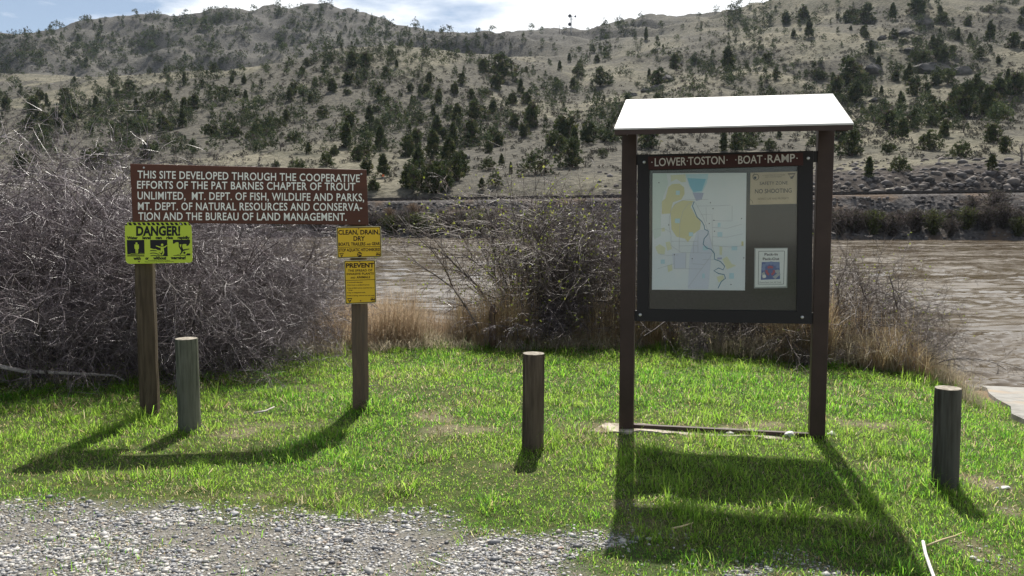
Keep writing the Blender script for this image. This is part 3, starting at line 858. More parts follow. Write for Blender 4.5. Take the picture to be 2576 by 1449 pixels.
# ------------------------------------------------------------------ information kiosk
kl, kr = on_ground(1575, 1080), on_ground(2053, 1110)
yawK = R(-12.3)
KF = Frame(((kl[0] + kr[0]) / 2, (kl[1] + kr[1]) / 2, 0.0), yawK)
kiosk = empty('information_kiosk', KF.o, yawK)
tag(kiosk, 'brown steel notice kiosk with pale sunlit sloping roof and LOWER TOSTON BOAT RAMP header', 'kiosk')
M_kbrown = mat('kiosk_brown_paint', (0.048, 0.027, 0.020, 1), 0.5, 0.35)
add_noise(M_kbrown, (0.042, 0.024, 0.018, 1), (0.058, 0.034, 0.026, 1), 5, 6, bump=0.06, bdist=0.003)
M_kframe = mat('kiosk_frame_black', (0.017, 0.014, 0.015, 1), 0.5, 0.35)
M_khead = mat('header_maroon', (0.055, 0.014, 0.011, 1), 0.5, 0.35)
M_kpanel = mat('panel_olive', (0.052, 0.048, 0.038, 1), 0.6, 0.3)
add_noise(M_kpanel, (0.034, 0.034, 0.028, 1), (0.046, 0.046, 0.038, 1), 60, 3)
M_roof = mat('roof_enamel', (0.62, 0.60, 0.57, 1), 0.28, 0.6)
add_noise(M_roof, (0.58, 0.56, 0.53, 1), (0.66, 0.64, 0.61, 1), 14, 6)
M_soffit = mat('soffit_brown', (0.05, 0.03, 0.024, 1), 0.6, 0.3)
YF, YB = -0.80, 0.08
xl, _ = KF.loc(1579, 700, -0.05); xr, _ = KF.loc(2068, 700, -0.05)
hw = 0.053
zt_l = KF.loc(1580, 333, -0.05)[1]; zt_r = KF.loc(2075, 325, -0.05)[1]
rf = [KF.loc(1552, 322, YF), KF.loc(2152, 309, YF)]; rb = [KF.loc(1568, 251, YB), KF.loc(2092, 235, YB)]
zF = (rf[0][1] + rf[1][1]) / 2; zB = (rb[0][1] + rb[1][1]) / 2
x0, x1 = (rf[0][0] + rb[0][0]) / 2, (rf[1][0] + rb[1][0]) / 2
print('KIOSK', KF.o, 'posts', xl, xr, 'roof', rf, rb)
slope = (zB - zF) / (YB - YF)
for x in (xl, xr):
    mb = MB(); zt = zF + slope * (0 - YF) - 0.05
    mb.hexa([(x - hw, -.053, -.3), (x + hw, -.053, -.3), (x + hw, .053, -.3), (x - hw, .053, -.3), (x - hw, -.053, zt - slope * .053), (x + hw, -.053, zt - slope * .053), (x + hw, .053, zt + slope * .053), (x - hw, .053, zt + slope * .053)])
    mb.build('post', M_kbrown, kiosk, bevel=0.004)
    # rafter arm carrying the roof over each post
    mb = MB(); za = lambda y: zF - 0.053 + slope * (y - YF)
    mb.raw([(x + s_ * .035, y, z) for s_ in (-1, 1) for y, z in ((-.70, za(-.70) - .02), (-.054, za(-.054) - .15), (-.054, za(-.054)), (-.70, za(-.70)))], [(0, 1, 2, 3), (7, 6, 5, 4), (0, 4, 5, 1), (1, 5, 6, 2), (2, 6, 7, 3), (3, 7, 4, 0)])
    mb.build('bracket', M_kbrown, kiosk)
def roof_plane(xa, xb, ya, yb, t0, t1, mb, m=0):
    z = lambda y: zF + slope * (y - YF)
    mb.hexa([(xa, ya, z(ya) - t1), (xb, ya, z(ya) - t1), (xb, yb, z(yb) - t1), (xa, yb, z(yb) - t1), (xa, ya, z(ya) - t0), (xb, ya, z(ya) - t0), (xb, yb, z(yb) - t0), (xa, yb, z(yb) - t0)], m)
mb = MB(); roof_plane(x0, x1, YF, YB, 0.0, 0.012, mb); roofo = mb.build('roof', M_roof, kiosk, bevel=0.003)
mb = MB(); roof_plane(x0 + .004, x1 - .004, YF + .004, YF + .03, 0.0125, 0.044, mb); roof_plane(x0 + .004, x1 - .004, YB - .03, YB - .004, 0.0125, 0.052, mb)
roof_plane(x0 + .004, x0 + .03, YF + .031, YB - .031, 0.0125, 0.050, mb); roof_plane(x1 - .03, x1 - .004, YF + .031, YB - .031, 0.0125, 0.050, mb)
roof_plane(x0 + .031, x1 - .031, YF + .031, YB - .031, 0.0128, 0.045, mb, 1)
mb.build('fascia', [M_kbrown, M_soffit], roofo)
for px, py in ((3245, 390), (3262, 383), (3238, 391)):
    pass
# framed panel
DP = -0.055
def kr4(a, b, c, d, dep): return [KF.loc(*p, dep) for p in (a, b, c, d)]
fo = kr4((1604, 389), (2046, 379), (2042, 815), (1602, 808), DP)
fi = kr4((1633, 420), (2008, 412), (2004, 783), (1632, 779), DP)
mb = MB(); v = [(x, y, z) for y in (DP, -0.012) for x, z in fo] + [(x, y, z) for y in (DP, -0.012) for x, z in fi]
f = []
for i in range(4):
    j = (i + 1) % 4
    f += [(i, 8 + i, 8 + j, j), (4 + i, 4 + j, 12 + j, 12 + i), (i, j, 4 + j, 4 + i), (8 + i, 12 + i, 12 + j, 8 + j)]
mb.raw(v, f)
# corner tabs that carry the frame on the posts
for (px, py, sgn) in ((1604, 402, -1), (2046, 394, 1), (1602, 794, -1), (2042, 800, 1)):
    x, z = KF.loc(px, py, -0.03); xx = (xl + hw - .002) if sgn < 0 else (xr - hw + .002)
    if abs(x - xx) > .004: mb.box(min(x, xx), max(x, xx), -0.045, -0.015, z - .038, z + .038)
framo = mb.build('frame', M_kframe, kiosk)
mb = MB(); pc = kr4((1628, 415), (2012, 407), (2008, 788), (1628, 784), -0.025)
mb.slab(pc[::-1], -0.034, -0.018); mb.build('back_panel', M_kpanel, kiosk)
mb = MB(); hc = kr4((1630, 394), (2020, 384), (2021, 416), (1632, 427), DP - .008)
mb.slab(hc[::-1], DP - .008, DP - .0005); head = mb.build('header_board', M_khead, kiosk)
M_khl = mat('header_letters', (0.72, 0.67, 0.64, 1), 0.6, 0.3)
for words, dots in (((('LOWER', (1647, 418), (1726, 415.5)), ('TOSTON', (1731, 415), (1823, 412.5))), ((1640, 408), (1729, 405), (1829, 402.5))),
                    ((('BOAT', (1857, 412), (1918, 410)), ('RAMP', (1931, 409.5), (2000, 407))), ((1851, 402), (1925, 400), (2005, 398)))):
    ik = Ink(KF, DP - .0095, four=False)
    for w_, a, b in words: ik.text(w_, a, b, 20, bold=0.012)
    for px, py in dots: ik.disc((px, py), 1.6, 0, n=8)
    ik.build('lettering', M_khl, head)
for px, py in ((1620.5, 408), (2033, 398), (1610.5, 792), (2018, 798)): bolt(KF, framo, px, py, DP - .001, 0.012, M_bolt)
mb = MB(); a = KF.loc(1592, 1080, 0.0); b = KF.loc(2036, 1092, 0.0)
mb.box(xl + hw, xr - hw, -.02, .02, .0, .05); mb.build('bottom_rail', M_kbrown, kiosk)

mb = MB(); fp = []
for k in range(40):
    t = k / 40; q = random.uniform(-.03, .03)
    if t < .5: fp.append((xl - .26 + (xr - xl + .45) * t * 2, -.085 + q - .05 * (t < .1 or t > .42)))
    else: fp.append((xr + .19 - (xr - xl + .45) * (t - .5) * 2, .13 + q))
mb.raw([(x, y, .022 + .006 * math.sin(x * 9)) for x, y in fp] + [(x, y, -.1) for x, y in fp], [list(range(40))] + [(i, 40 + i, 40 + (i + 1) % 40, (i + 1) % 40)[::-1] for i in range(40)])
M_foot = mat('footing_concrete', (.42, .37, .31, 1), .95, .1); add_noise(M_foot, (.20, .17, .13, 1), (.46, .41, .345, 1), 9, 8, bump=.8, bdist=.02, lo=.40, hi=.58)
mb.build('footing', M_foot, kiosk)

# ---- papers on the panel
def paper(name, label, cat, quad, mat_paper, draw, mats, x0, y0, s, group=None, th=0.004):
    d = -0.0345
    o = empty(name, KF.o, yawK); tag(o, label, cat, group)
    ik = Ink(KF, d - th, x0, y0, s)
    mb = MB(); mb.slab([ik.L(p) for p in quad][::-1], d - th + .0004, d)
    sh = mb.build('sheet', mat_paper, o); draw(ik); ik.build('print', mats, sh); return o
M_paper = mat('map_paper', (0.52, 0.57, 0.58, 1), 0.5, 0.4); add_noise(M_paper, (0.74, 0.80, 0.81, 1), (0.80, 0.83, 0.83, 1), 5, 4)
mp_cols = [mat('map_yellow', (0.70, 0.66, 0.36, 1), .5), mat('map_blue', (0.22, 0.55, 0.70, 1), .5), mat('map_pale_blue', (0.52, 0.73, 0.79, 1), .5), mat('map_river', (0.09, 0.24, 0.34, 1), .5),
           mat('map_road', (0.48, 0.50, 0.52, 1), .5), mat('map_green', (0.66, 0.76, 0.70, 1), .5), mat('map_lilac', (0.68, 0.72, 0.80, 1), .5), mat('map_pale_yellow', (0.74, 0.75, 0.52, 1), .5), mat('map_spot', (.05, .05, .05, 1), .5), mat('map_mauve', (.42, .46, .62, 1), .5)]
def draw_map(k):
    k.poly([(162, 92), (310, 92), (330, 200), (280, 330), (250, 480), (250, 760), (180, 800), (160, 700)], 5, 1)
    k.poly([(355, 110), (515, 100), (520, 180), (470, 185), (420, 150), (360, 180)], 7, 1)
    k.poly([(330, 240), (370, 205), (450, 200), (500, 240), (505, 310), (470, 370), (380, 400), (350, 520), (260, 525), (262, 390), (300, 360)], 0, 1.4)
    k.poly([(355, 500), (400, 420), (480, 380), (600, 385), (570, 450), (620, 540), (680, 610), (670, 690), (600, 740), (540, 830), (510, 790), (420, 770), (365, 690)], 0, 1.8)
    for x, y, w, h, m in ((412, 275, 42, 46, 2), (402, 575, 52, 48, 2), (552, 722, 45, 42, 2), (860, 720, 50, 50, 2), (1010, 870, 60, 45, 2), (250, 1015, 42, 45, 2), (700, 870, 55, 45, 2), (862, 620, 28, 45, 2), (1115, 820, 22, 50, 0), (985, 1160, 50, 60, 2), (695, 1165, 26, 50, 2)):
        k.poly([(x, y), (x + w, y), (x + w, y + h), (x, y + h)], m, 2.6)
    k.poly([(515, 100), (760, 95), (745, 190), (690, 300), (600, 300), (560, 240)], 2, 1); k.poly([(535, 140), (735, 150), (690, 280), (600, 290), (565, 230)], 1, 1.8); k.poly([(590, 295), (710, 300), (690, 370), (630, 385)], 9, 1.6)
    for b in ([(190, 880), (240, 850), (300, 890), (290, 960), (220, 950)], [(300, 830), (345, 820), (370, 900), (320, 920)], [(880, 870), (910, 880), (905, 970), (880, 960)], [(910, 1010), (960, 980), (1010, 1060), (1060, 1080), (960, 1120)], [(320, 1080), (370, 1070), (375, 1130), (330, 1150)], [(850, 1200), (920, 1180), (930, 1230), (870, 1260)], [(255, 680), (290, 670), (295, 710), (262, 715)]):
        k.poly(b, 7, 1)
    k.poly([(640, 700), (770, 690), (800, 900), (760, 1330), (540, 1330), (560, 960)], 6, 0.5); k.poly([(370, 950), (520, 940), (520, 1110), (390, 1110)], 6, 0.5)
    k.stroke([(608, 395), (590, 440), (615, 500), (640, 560), (690, 605), (715, 650), (720, 690), (760, 710), (755, 745), (715, 790), (705, 850), (740, 890), (790, 905), (825, 950), (825, 1010), (890, 1035), (935, 1085), (920, 1125), (870, 1105), (820, 1135), (870, 1165), (930, 1175), (945, 1215), (900, 1250), (865, 1320)], 9, 3, 3.4)
    for w in ([(345, 560), (360, 480), (400, 420), (480, 380), (560, 370), (650, 372), (760, 368)], [(450, 770), (455, 620), (490, 490), (540, 420), (610, 390)], [(620, 400), (700, 550), (740, 660), (800, 860), (825, 950)], [(345, 560), (338, 650), (360, 760), (360, 865), (470, 940), (820, 945)],
              [(360, 818), (650, 818), (600, 822), (600, 940)], [(450, 770), (447, 940)], [(450, 868), (650, 866)], [(650, 740), (648, 940)], [(680, 530), (800, 530), (805, 860)], [(735, 450), (740, 610)], [(805, 595), (900, 600), (1010, 600)], [(805, 670), (960, 680), (1120, 635)], [(805, 770), (960, 775), (1130, 738)], [(805, 865), (1010, 880), (1130, 865)],
              [(640, 440), (850, 438), (1000, 430)], [(390, 1112), (690, 1115)], [(395, 960), (395, 1110)], [(520, 945), (518, 1110)], [(585, 1020), (585, 1060), (720, 1066)], [(700, 1015), (820, 1018)], [(800, 960), (690, 1110), (545, 1310)], [(215, 1115), (300, 1085), (390, 1060)], [(180, 690), (280, 680), (355, 720)], [(240, 960), (330, 970), (440, 965)], [(1015, 440), (1015, 600)]):
        k.stroke(w, 3.2, 4, 3, False)
    for x, y in ((230, 190), (770, 628), (820, 594), (826, 711), (1117, 575), (1140, 997), (587, 1005), (1003, 1282), (396, 962), (783, 405), (811, 468), (336, 643)): k.disc((x, y), 6, 8, 4, n=8)
    k.poly([(855, 995), (905, 992), (905, 1012), (855, 1014)], 9, 4)
paper('map_poster', 'large pale river map with yellow and blue patches on the kiosk panel', 'map', [(166, 88), (1171, 84), (1153, 1346), (155, 1338)], M_paper, draw_map, mp_cols, 2550, 660, 2.683)
M_tan = mat('tan_notice', (0.36, 0.29, 0.17, 1), 0.6, 0.3); add_noise(M_tan, (0.50, 0.40, 0.25, 1), (0.60, 0.49, 0.32, 1), 5, 4)
M_tan_ink = mat('faded_notice_ink', (0.16, 0.12, 0.075, 1), 0.7)
def draw_zone(k):
    k.text('SAFETY ZONE', (765, 515), (1722, 490), 108, 0, 1, bold=0.004); k.text('NO SHOOTING', (600, 805), (1860, 772), 145, 0, 1, bold=0.008); k.text('RESPECT LIFE AND PROPERTY', (700, 1025), (1765, 1000), 62, 1, 1, bold=0.0)
    k.text('U.S. DEPARTMENT OF THE INTERIOR', (845, 205), (1640, 185), 38, 1, 1); k.text('BUREAU OF LAND MANAGEMENT', (955, 258), (1515, 245), 32, 1, 1)
    k.ring((630, 245), 100, 26, 1, 1); k.disc((605, 265), 48, 0, 1); k.poly([(1725, 110), (1990, 100), (1900, 300), (1840, 310)], 1, 1); k.poly([(1775, 160), (1950, 150), (1905, 215), (1800, 225)], 2, 2); k.stroke([(1830, 290), (1920, 200)], 24, 0, 3)
    k.stroke([(580, 100), (555, 160), (510, 190)], 12, 0, 1, False); k.stroke([(430, 1005), (500, 1060), (530, 1150)], 12, 0, 1, False)
paper('safety_notice', 'tan SAFETY ZONE NO SHOOTING notice with torn corners, right of the map', 'notice', [(445, 92), (2050, 48), (2030, 1160), (425, 1195)], M_tan, draw_zone, [M_ink, M_tan_ink, M_tan], 2950, 680, 8.587)
M_white = mat('laminated_paper', (0.80, 0.82, 0.78, 1), 0.35, 0.5); M_wrim = mat('laminate_rim', (0.36, 0.38, 0.36, 1), 0.4, .5)
pk = [M_ink, M_white, mat('print_blue', (.12, .17, .36, 1), .5), mat('print_mid_blue', (.22, .30, .50, 1), .5), mat('print_red', (.45, .12, .15, 1), .5), mat('print_grey', (.42, .45, .46, 1), .5)]
def draw_pack(k):
    k.poly([(193, 68), (768, 62), (750, 752), (182, 765)], 1, 0.5)
    for a, b in (((250, 115), (718, 110)), ((718, 110), (702, 712)), ((702, 712), (240, 712)), ((240, 712), (250, 115))): k.stroke([a, b], 7, 0, 1, False)
    k.text('Pack-In', (355, 192), (596, 190), 46, 0, 1, bold=0.02); k.text('Pack-Out', (325, 275), (624, 273), 46, 0, 1, bold=0.02); k.text('Please Pack Out All Trash', (266, 688), (660, 684), 18, 0, 1, bold=.01)
    k.poly([(304, 310), (628, 306), (638, 620), (288, 634)], 2, 1)
    for x, y in ((345, 375), (405, 340), (475, 330), (545, 345), (595, 390), (335, 435), (600, 340)): k.disc((x, y), 34, 3, 1.6)
    for i in range(3):
        a = R(-90 + 120 * i); c = (460, 470)
        pts = [(c[0] + 68 * math.cos(a + t), c[1] + 72 * math.sin(a + t)) for t in np.linspace(-0.75, 0.75, 6)]
        k.stroke(pts, 42, 4, 2.6, False)
    k.poly([(500, 580), (600, 505), (650, 530), (550, 620)], 5, 3); k.poly([(540, 460), (600, 445), (640, 470), (620, 510), (560, 510)], 5, 3); k.poly([(300, 520), (350, 480), (385, 590), (320, 610)], 5, 3)
    k.disc((350, 570), 32, 1, 3.5)
paper('packing_notice', 'small white Pack-In Pack-Out sheet with red and blue picture, lower right of map', 'notice', [(172, 55), (780, 50), (768, 780), (165, 790)], M_wrim, draw_pack, pk, 2980, 980, 4.55)
# clear cover sheet over the panel
M_glass = bpy.data.materials.new('clear_cover'); M_glass.use_nodes = True
n, l = M_glass.node_tree.nodes, M_glass.node_tree.links
n.remove(n['Principled BSDF'])
tr = n.new('ShaderNodeBsdfTransparent'); tr.inputs[0].default_value = (0.975, 0.98, 0.975, 1); gl = n.new('ShaderNodeBsdfGlossy'); gl.inputs['Roughness'].default_value = 0.06
lw = n.new('ShaderNodeLayerWeight'); pw = n.new('ShaderNodeMath'); pw.operation = 'POWER'; pw.inputs[1].default_value = 5
ad = n.new('ShaderNodeMath'); ad.operation = 'MULTIPLY_ADD'; ad.inputs[1].default_value = 0.9; ad.inputs[2].default_value = 0.035; mx = n.new('ShaderNodeMixShader')
l.new(lw.outputs['Facing'], pw.inputs[0]); l.new(pw.outputs[0], ad.inputs[0]); l.new(ad.outputs[0], mx.inputs[0]); l.new(tr.outputs[0], mx.inputs[1]); l.new(gl.outputs[0], mx.inputs[2]); l.new(mx.outputs[0], n['Material Output'].inputs['Surface'])
gc = kr4((1634, 429), (2006, 418), (2003, 781), (1633, 777), -0.045)
mb = MB(); mb.slab(gc[::-1], -0.046, -0.043); mb.build('glass_cover', M_glass, kiosk)

# ------------------------------------------------------------------ bollards
def bollard(label, px, py_top, py_base, wpx, cols_, seed):
    d = ray(px, py_base); x, y = on_ground(px, py_base, float(ground_h(*on_ground(px, py_base))))
    z0 = float(ground_h(x, y)); dist = y; r = wpx / 2 * dist / F
    t_ = ray(px, py_top); h = CAM_H + (y - 0.0) / t_[1] * t_[2] - z0
    o = empty('bollard', (x, y + r, z0)); rr = random.Random(seed)
    mb = MB(); N = 28; rows = [(-.3, 1.0)] + [(h * k / 10, 1.0 - 0.002 * k) for k in range(11)]
    rows[-1] = (h - .008, rows[-1][1]); 
    ph = [rr.uniform(0, 6.28) for _ in range(4)]
    chk = [rr.randrange(N) for _ in range(2)]
    v = []
    for z, s in rows:
        for q in range(N):
            a = 2 * math.pi * q / N
            k = 1 + 0.012 * math.sin(2 * a + ph[0]) + 0.008 * math.sin(5 * a + ph[1] + z * 2) - (0.06 if q in chk else 0)
            v.append((r * s * k * math.cos(a), r * s * k * math.sin(a), z))
    for q in range(N):
        a = 2 * math.pi * q / N; v.append((r * .96 * math.cos(a), r * .96 * math.sin(a), h))
    nr_ = len(rows) + 1; f = []
    for k in range(nr_ - 1):
        for q in range(N): f.append((k * N + q, k * N + (q + 1) % N, (k + 1) * N + (q + 1) % N, (k + 1) * N + q))
    mb.raw(v, f, 0, True); 
    m = wood_mat('bollard_wood', *cols_, 16)
    mb.build('shaft', m, o)
    cp = MB(); cp.raw([(r * .96 * math.cos(2 * math.pi * q / N), r * .96 * math.sin(2 * math.pi * q / N), h + .0005) for q in range(N)] + [(0, 0, h + .004)], [(q, (q + 1) % N, N) for q in range(N)])
    me_ = mat('end_grain', (.26, .24, .20, 1), .9, .1); add_noise(me_, (.17, .15, .12, 1), (.34, .31, .26, 1), 30, 6, bump=.5, bdist=.004, lo=.4, hi=.6)
    cp.build('end_grain', me_, o)
    tag(o, label, 'bollard', 'round wooden bollards in the grass'); o.rotation_euler = (R(0.5), R(rr.uniform(-.8, .8)), 0)
bollard('greenish round wooden bollard just right of the brown post with danger plate', 467, 855, 1092, 56, ((0.105, 0.108, 0.08, 1), (0.19, 0.19, 0.145, 1), (0.055, 0.06, 0.042, 1)), 1)
bollard('dark brown round wooden bollard standing alone between the site sign and kiosk', 1341, 893, 1138, 57, ((0.10, 0.076, 0.054, 1), (0.18, 0.14, 0.10, 1), (0.05, 0.037, 0.027, 1)), 2)
bollard('grey green round wooden bollard right of the kiosk near the ramp', 2392, 982, 1243, 65, ((0.075, 0.074, 0.062, 1), (0.135, 0.125, 0.103, 1), (0.055, 0.045, 0.034, 1)), 3)

# ------------------------------------------------------------------ junipers on the hills
def unit(a): return a / (np.linalg.norm(a, axis=-1, keepdims=True) + 1e-9)

def juniper_crown(r, seed, kind, ncl=None, m=20, big=1.0):
    """crown of unit height: small leafy slivers grouped in clumps round leader shoots"""
    g = np.random.default_rng(seed)
    V = []; T = []
    nlead = {'cone': 1, 'round': 4, 'bush': 5}[kind]
    leads = []
    for k in range(nlead):
        a = g.uniform(0, 6.28); off = 0 if k == 0 else g.uniform(.12, .30) * r * 2.0
        leads.append((off * math.cos(a), off * math.sin(a), (1.0 if k == 0 else g.uniform(.55, .93)), g.uniform(.75, 1.1)))
    ncl = ncl or {'cone': 150, 'round': 190, 'bush': 200}[kind]
    for i in range(ncl):
        lx, ly, lh, ls = leads[g.integers(len(leads))]
        t = g.uniform(0.04, 1.0) ** 0.8
        prof = {'cone': (1 - t) ** 0.7 * (0.55 + .45 * min(1, t * 6)) + .05, 'round': math.sin(math.pi * min(1, 0.16 + t * 0.84)) ** 0.6 * .85 + .06, 'bush': (1 - t ** 2.2) ** .5 * .9 + .05}[kind]
        rad = r * prof * ls * (g.uniform(0.25, 1.0) ** 0.5) / (1.0 if nlead == 1 else 1.35) * (1 + .25 * math.sin(3 * t * 6 + seed))
        a = g.uniform(0, 6.28)
        c = np.array([lx + rad * math.cos(a), ly + rad * math.sin(a), t * lh])
        sz = g.uniform(.035, .072) * big
        dirs = unit(g.normal(size=(m, 3)) + np.array([math.cos(a) * .7, math.sin(a) * .7, .9]))
        p0 = c + g.normal(size=(m, 3)) * sz * .55
        side = unit(np.cross(dirs, g.normal(size=(m, 3))))
        ln = g.uniform(.6, 1.5, (m, 1)) * sz; w = g.uniform(.25, .5, (m, 1)) * sz
        V.append(np.stack([p0 - side * w, p0 + side * w, p0 + dirs * ln], 1))
        base = np.array([0.042, 0.060, 0.024]) if g.random() < .5 else np.array([0.072, 0.088, 0.030])
        if g.random() < .10: base = np.array([0.12, 0.118, 0.045])
        if g.random() < .06: base = np.array([0.075, 0.06, 0.045])
        T.append(np.repeat(base[None] * g.uniform(.7, 1.35), m * 3, 0))
    V = np.concatenate(V).reshape(-1, 3); T = np.concatenate(T)
    return V, np.arange(len(V)).reshape(-1, 3), T

M_leaf = tint_mat('juniper_foliage', 0.75, 0.15, 0.25)
M_bark = mat('juniper_bark', (0.13, 0.10, 0.08, 1), 0.9, 0.1)
JUN = []
for i, (kind, r) in enumerate([('cone', .26), ('cone', .32), ('round', .42), ('round', .50), ('bush', .62), ('bush', .75), ('cone', .21), ('round', .36), ('bush', .55)]):
    V, Fc, T = juniper_crown(r, 100 + i, kind)
    cm = fast_mesh('crown', V, Fc, T); cm.materials.append(M_leaf)
    mb = MB(); mb.tube([(0, 0, -.12), (.01, 0, .1), (0.015, .01, .35), (0, 0, .72)], [.035, .03, .02, .006], 5)
    if kind != 'cone':
        for k in range(3):
            a = k * 2.1 + i; mb.tube([(0, 0, .03), (.5 * r * math.cos(a) * .6, .5 * r * math.sin(a) * .6, .22), (.6 * r * math.cos(a), .6 * r * math.sin(a), .5)], [.022, .016, .006], 4)
    to = mb.build('trunk', M_bark); tm = to.data; bpy.data.objects.remove(to)
    JUN.append((kind, r, cm, tm))
KIND_IX = {'cone': [0, 1, 6], 'round': [2, 3, 7], 'bush': [4, 5, 8]}
COUNT = {'juniper': 0}
TREES = []       # (picture x, y, height) kept for spacing
def juniper(px, py, hp, kind=None, label=None, group=None, wide=1.0):
    p = on_hill(px, py)
    if p is None: return None
    h = hp * p.y / F
    kind = kind or random.choice(['cone', 'round', 'bush', 'round'])
    k, r, cm, tm = JUN[random.choice(KIND_IX[kind])]
    o = empty('juniper_tree', p + Vector((0, 0, -.04 * h)), random.uniform(0, 6.28))
    w = wide * random.uniform(.88, 1.12)
    o.scale = (h * w, h * w, h)
    tag(o, label, 'tree', group)
    link('crown', cm, o); link('trunk', tm, o)
    TREES.append((px, py, hp)); COUNT['juniper'] += 1
    return o

Z_LAB = {
 'bench': ('dark green juniper on the tan grassy slope just beyond the railway', 'junipers on the lower slope beyond the railway'),
 'gully': ('juniper crowding the wooded gully between the brown sign and kiosk', 'junipers in the middle gully'),
 'spur': ('juniper scattered on the pale rounded spur in the middle distance', 'junipers on the pale middle spur'),
 'left': ('small dark juniper on the bluish far left hill', 'junipers on the far left hill'),
 'right': ('juniper on the steep rocky slope above and right of the kiosk roof', 'junipers on the steep right slope'),
 'sky': ('tiny dark juniper on the far ridge against the sky', 'junipers along the far ridge')}
def zone(px, py):
    p = on_hill(px, py)
    if p is None: return 'sky'
    if px > 1600: return 'right' if py < 345 else 'bench'
    if py > 372: return 'bench'
    if px > 1000 and py > 150 and px > 1060: return 'gully' if p.y < 420 else 'left'
    return 'spur' if p.y < 385 else 'left'
def jz(px, py, hp, kind=None, wide=1.0):
    a, g = Z_LAB[zone(px, py)]
    return juniper(px, py, hp, kind, a, g, wide)
# the conspicuous ones, each with a label of its own
for a in [(1347, 438, 64, 'bush', 'broad dark juniper standing alone just above the railway, left of the kiosk', 1.0), (964, 447, 58, 'cone', 'cone-shaped juniper showing just right of the brown board\'s top corner', 1.25),
          (2186, 448, 52, 'cone', 'dark cone-shaped juniper on bare grass near the track, right of the kiosk', 1.25), (2262, 432, 44, 'bush', 'wide low juniper above the cut bank right of the kiosk', 1.0),
          (2338, 378, 52, 'bush', 'large dark bushy juniper halfway between the kiosk and the right edge', 1.1), (2418, 396, 44, 'bush', 'squat juniper on the brow of the dark cut bank at right', 1.0),
          (957, 378, 60, 'cone', 'tall cone-shaped juniper above the right end of the brown board', 1.2), (871, 370, 58, 'cone', 'olive brown conical juniper above the word COOPERATIVE', 1.35),
          (1245, 468, 40, 'bush', 'juniper closest to the track, between the gully clump and lone broad one', .8), (1515, 395, 24, 'bush', 'small round juniper on pale grass beside the kiosk\'s left post', .9),
          (618, 252, 25, 'cone', 'small egg-shaped juniper alone on the pale spur above the board', 1.25), (534, 343, 42, 'bush', 'pyramid-shaped juniper on the spur above the brown board\'s left half', .9),
          (408, 330, 42, 'round', 'round-topped juniper casting a long shadow on the left of the spur', 1.0), (541, 182, 24, 'round', 'round juniper on the crest of the pale spur against the far hill', 1.1)]:
    juniper(a[0], a[1], a[2], a[3], a[4], 'conspicuous junipers', a[5])
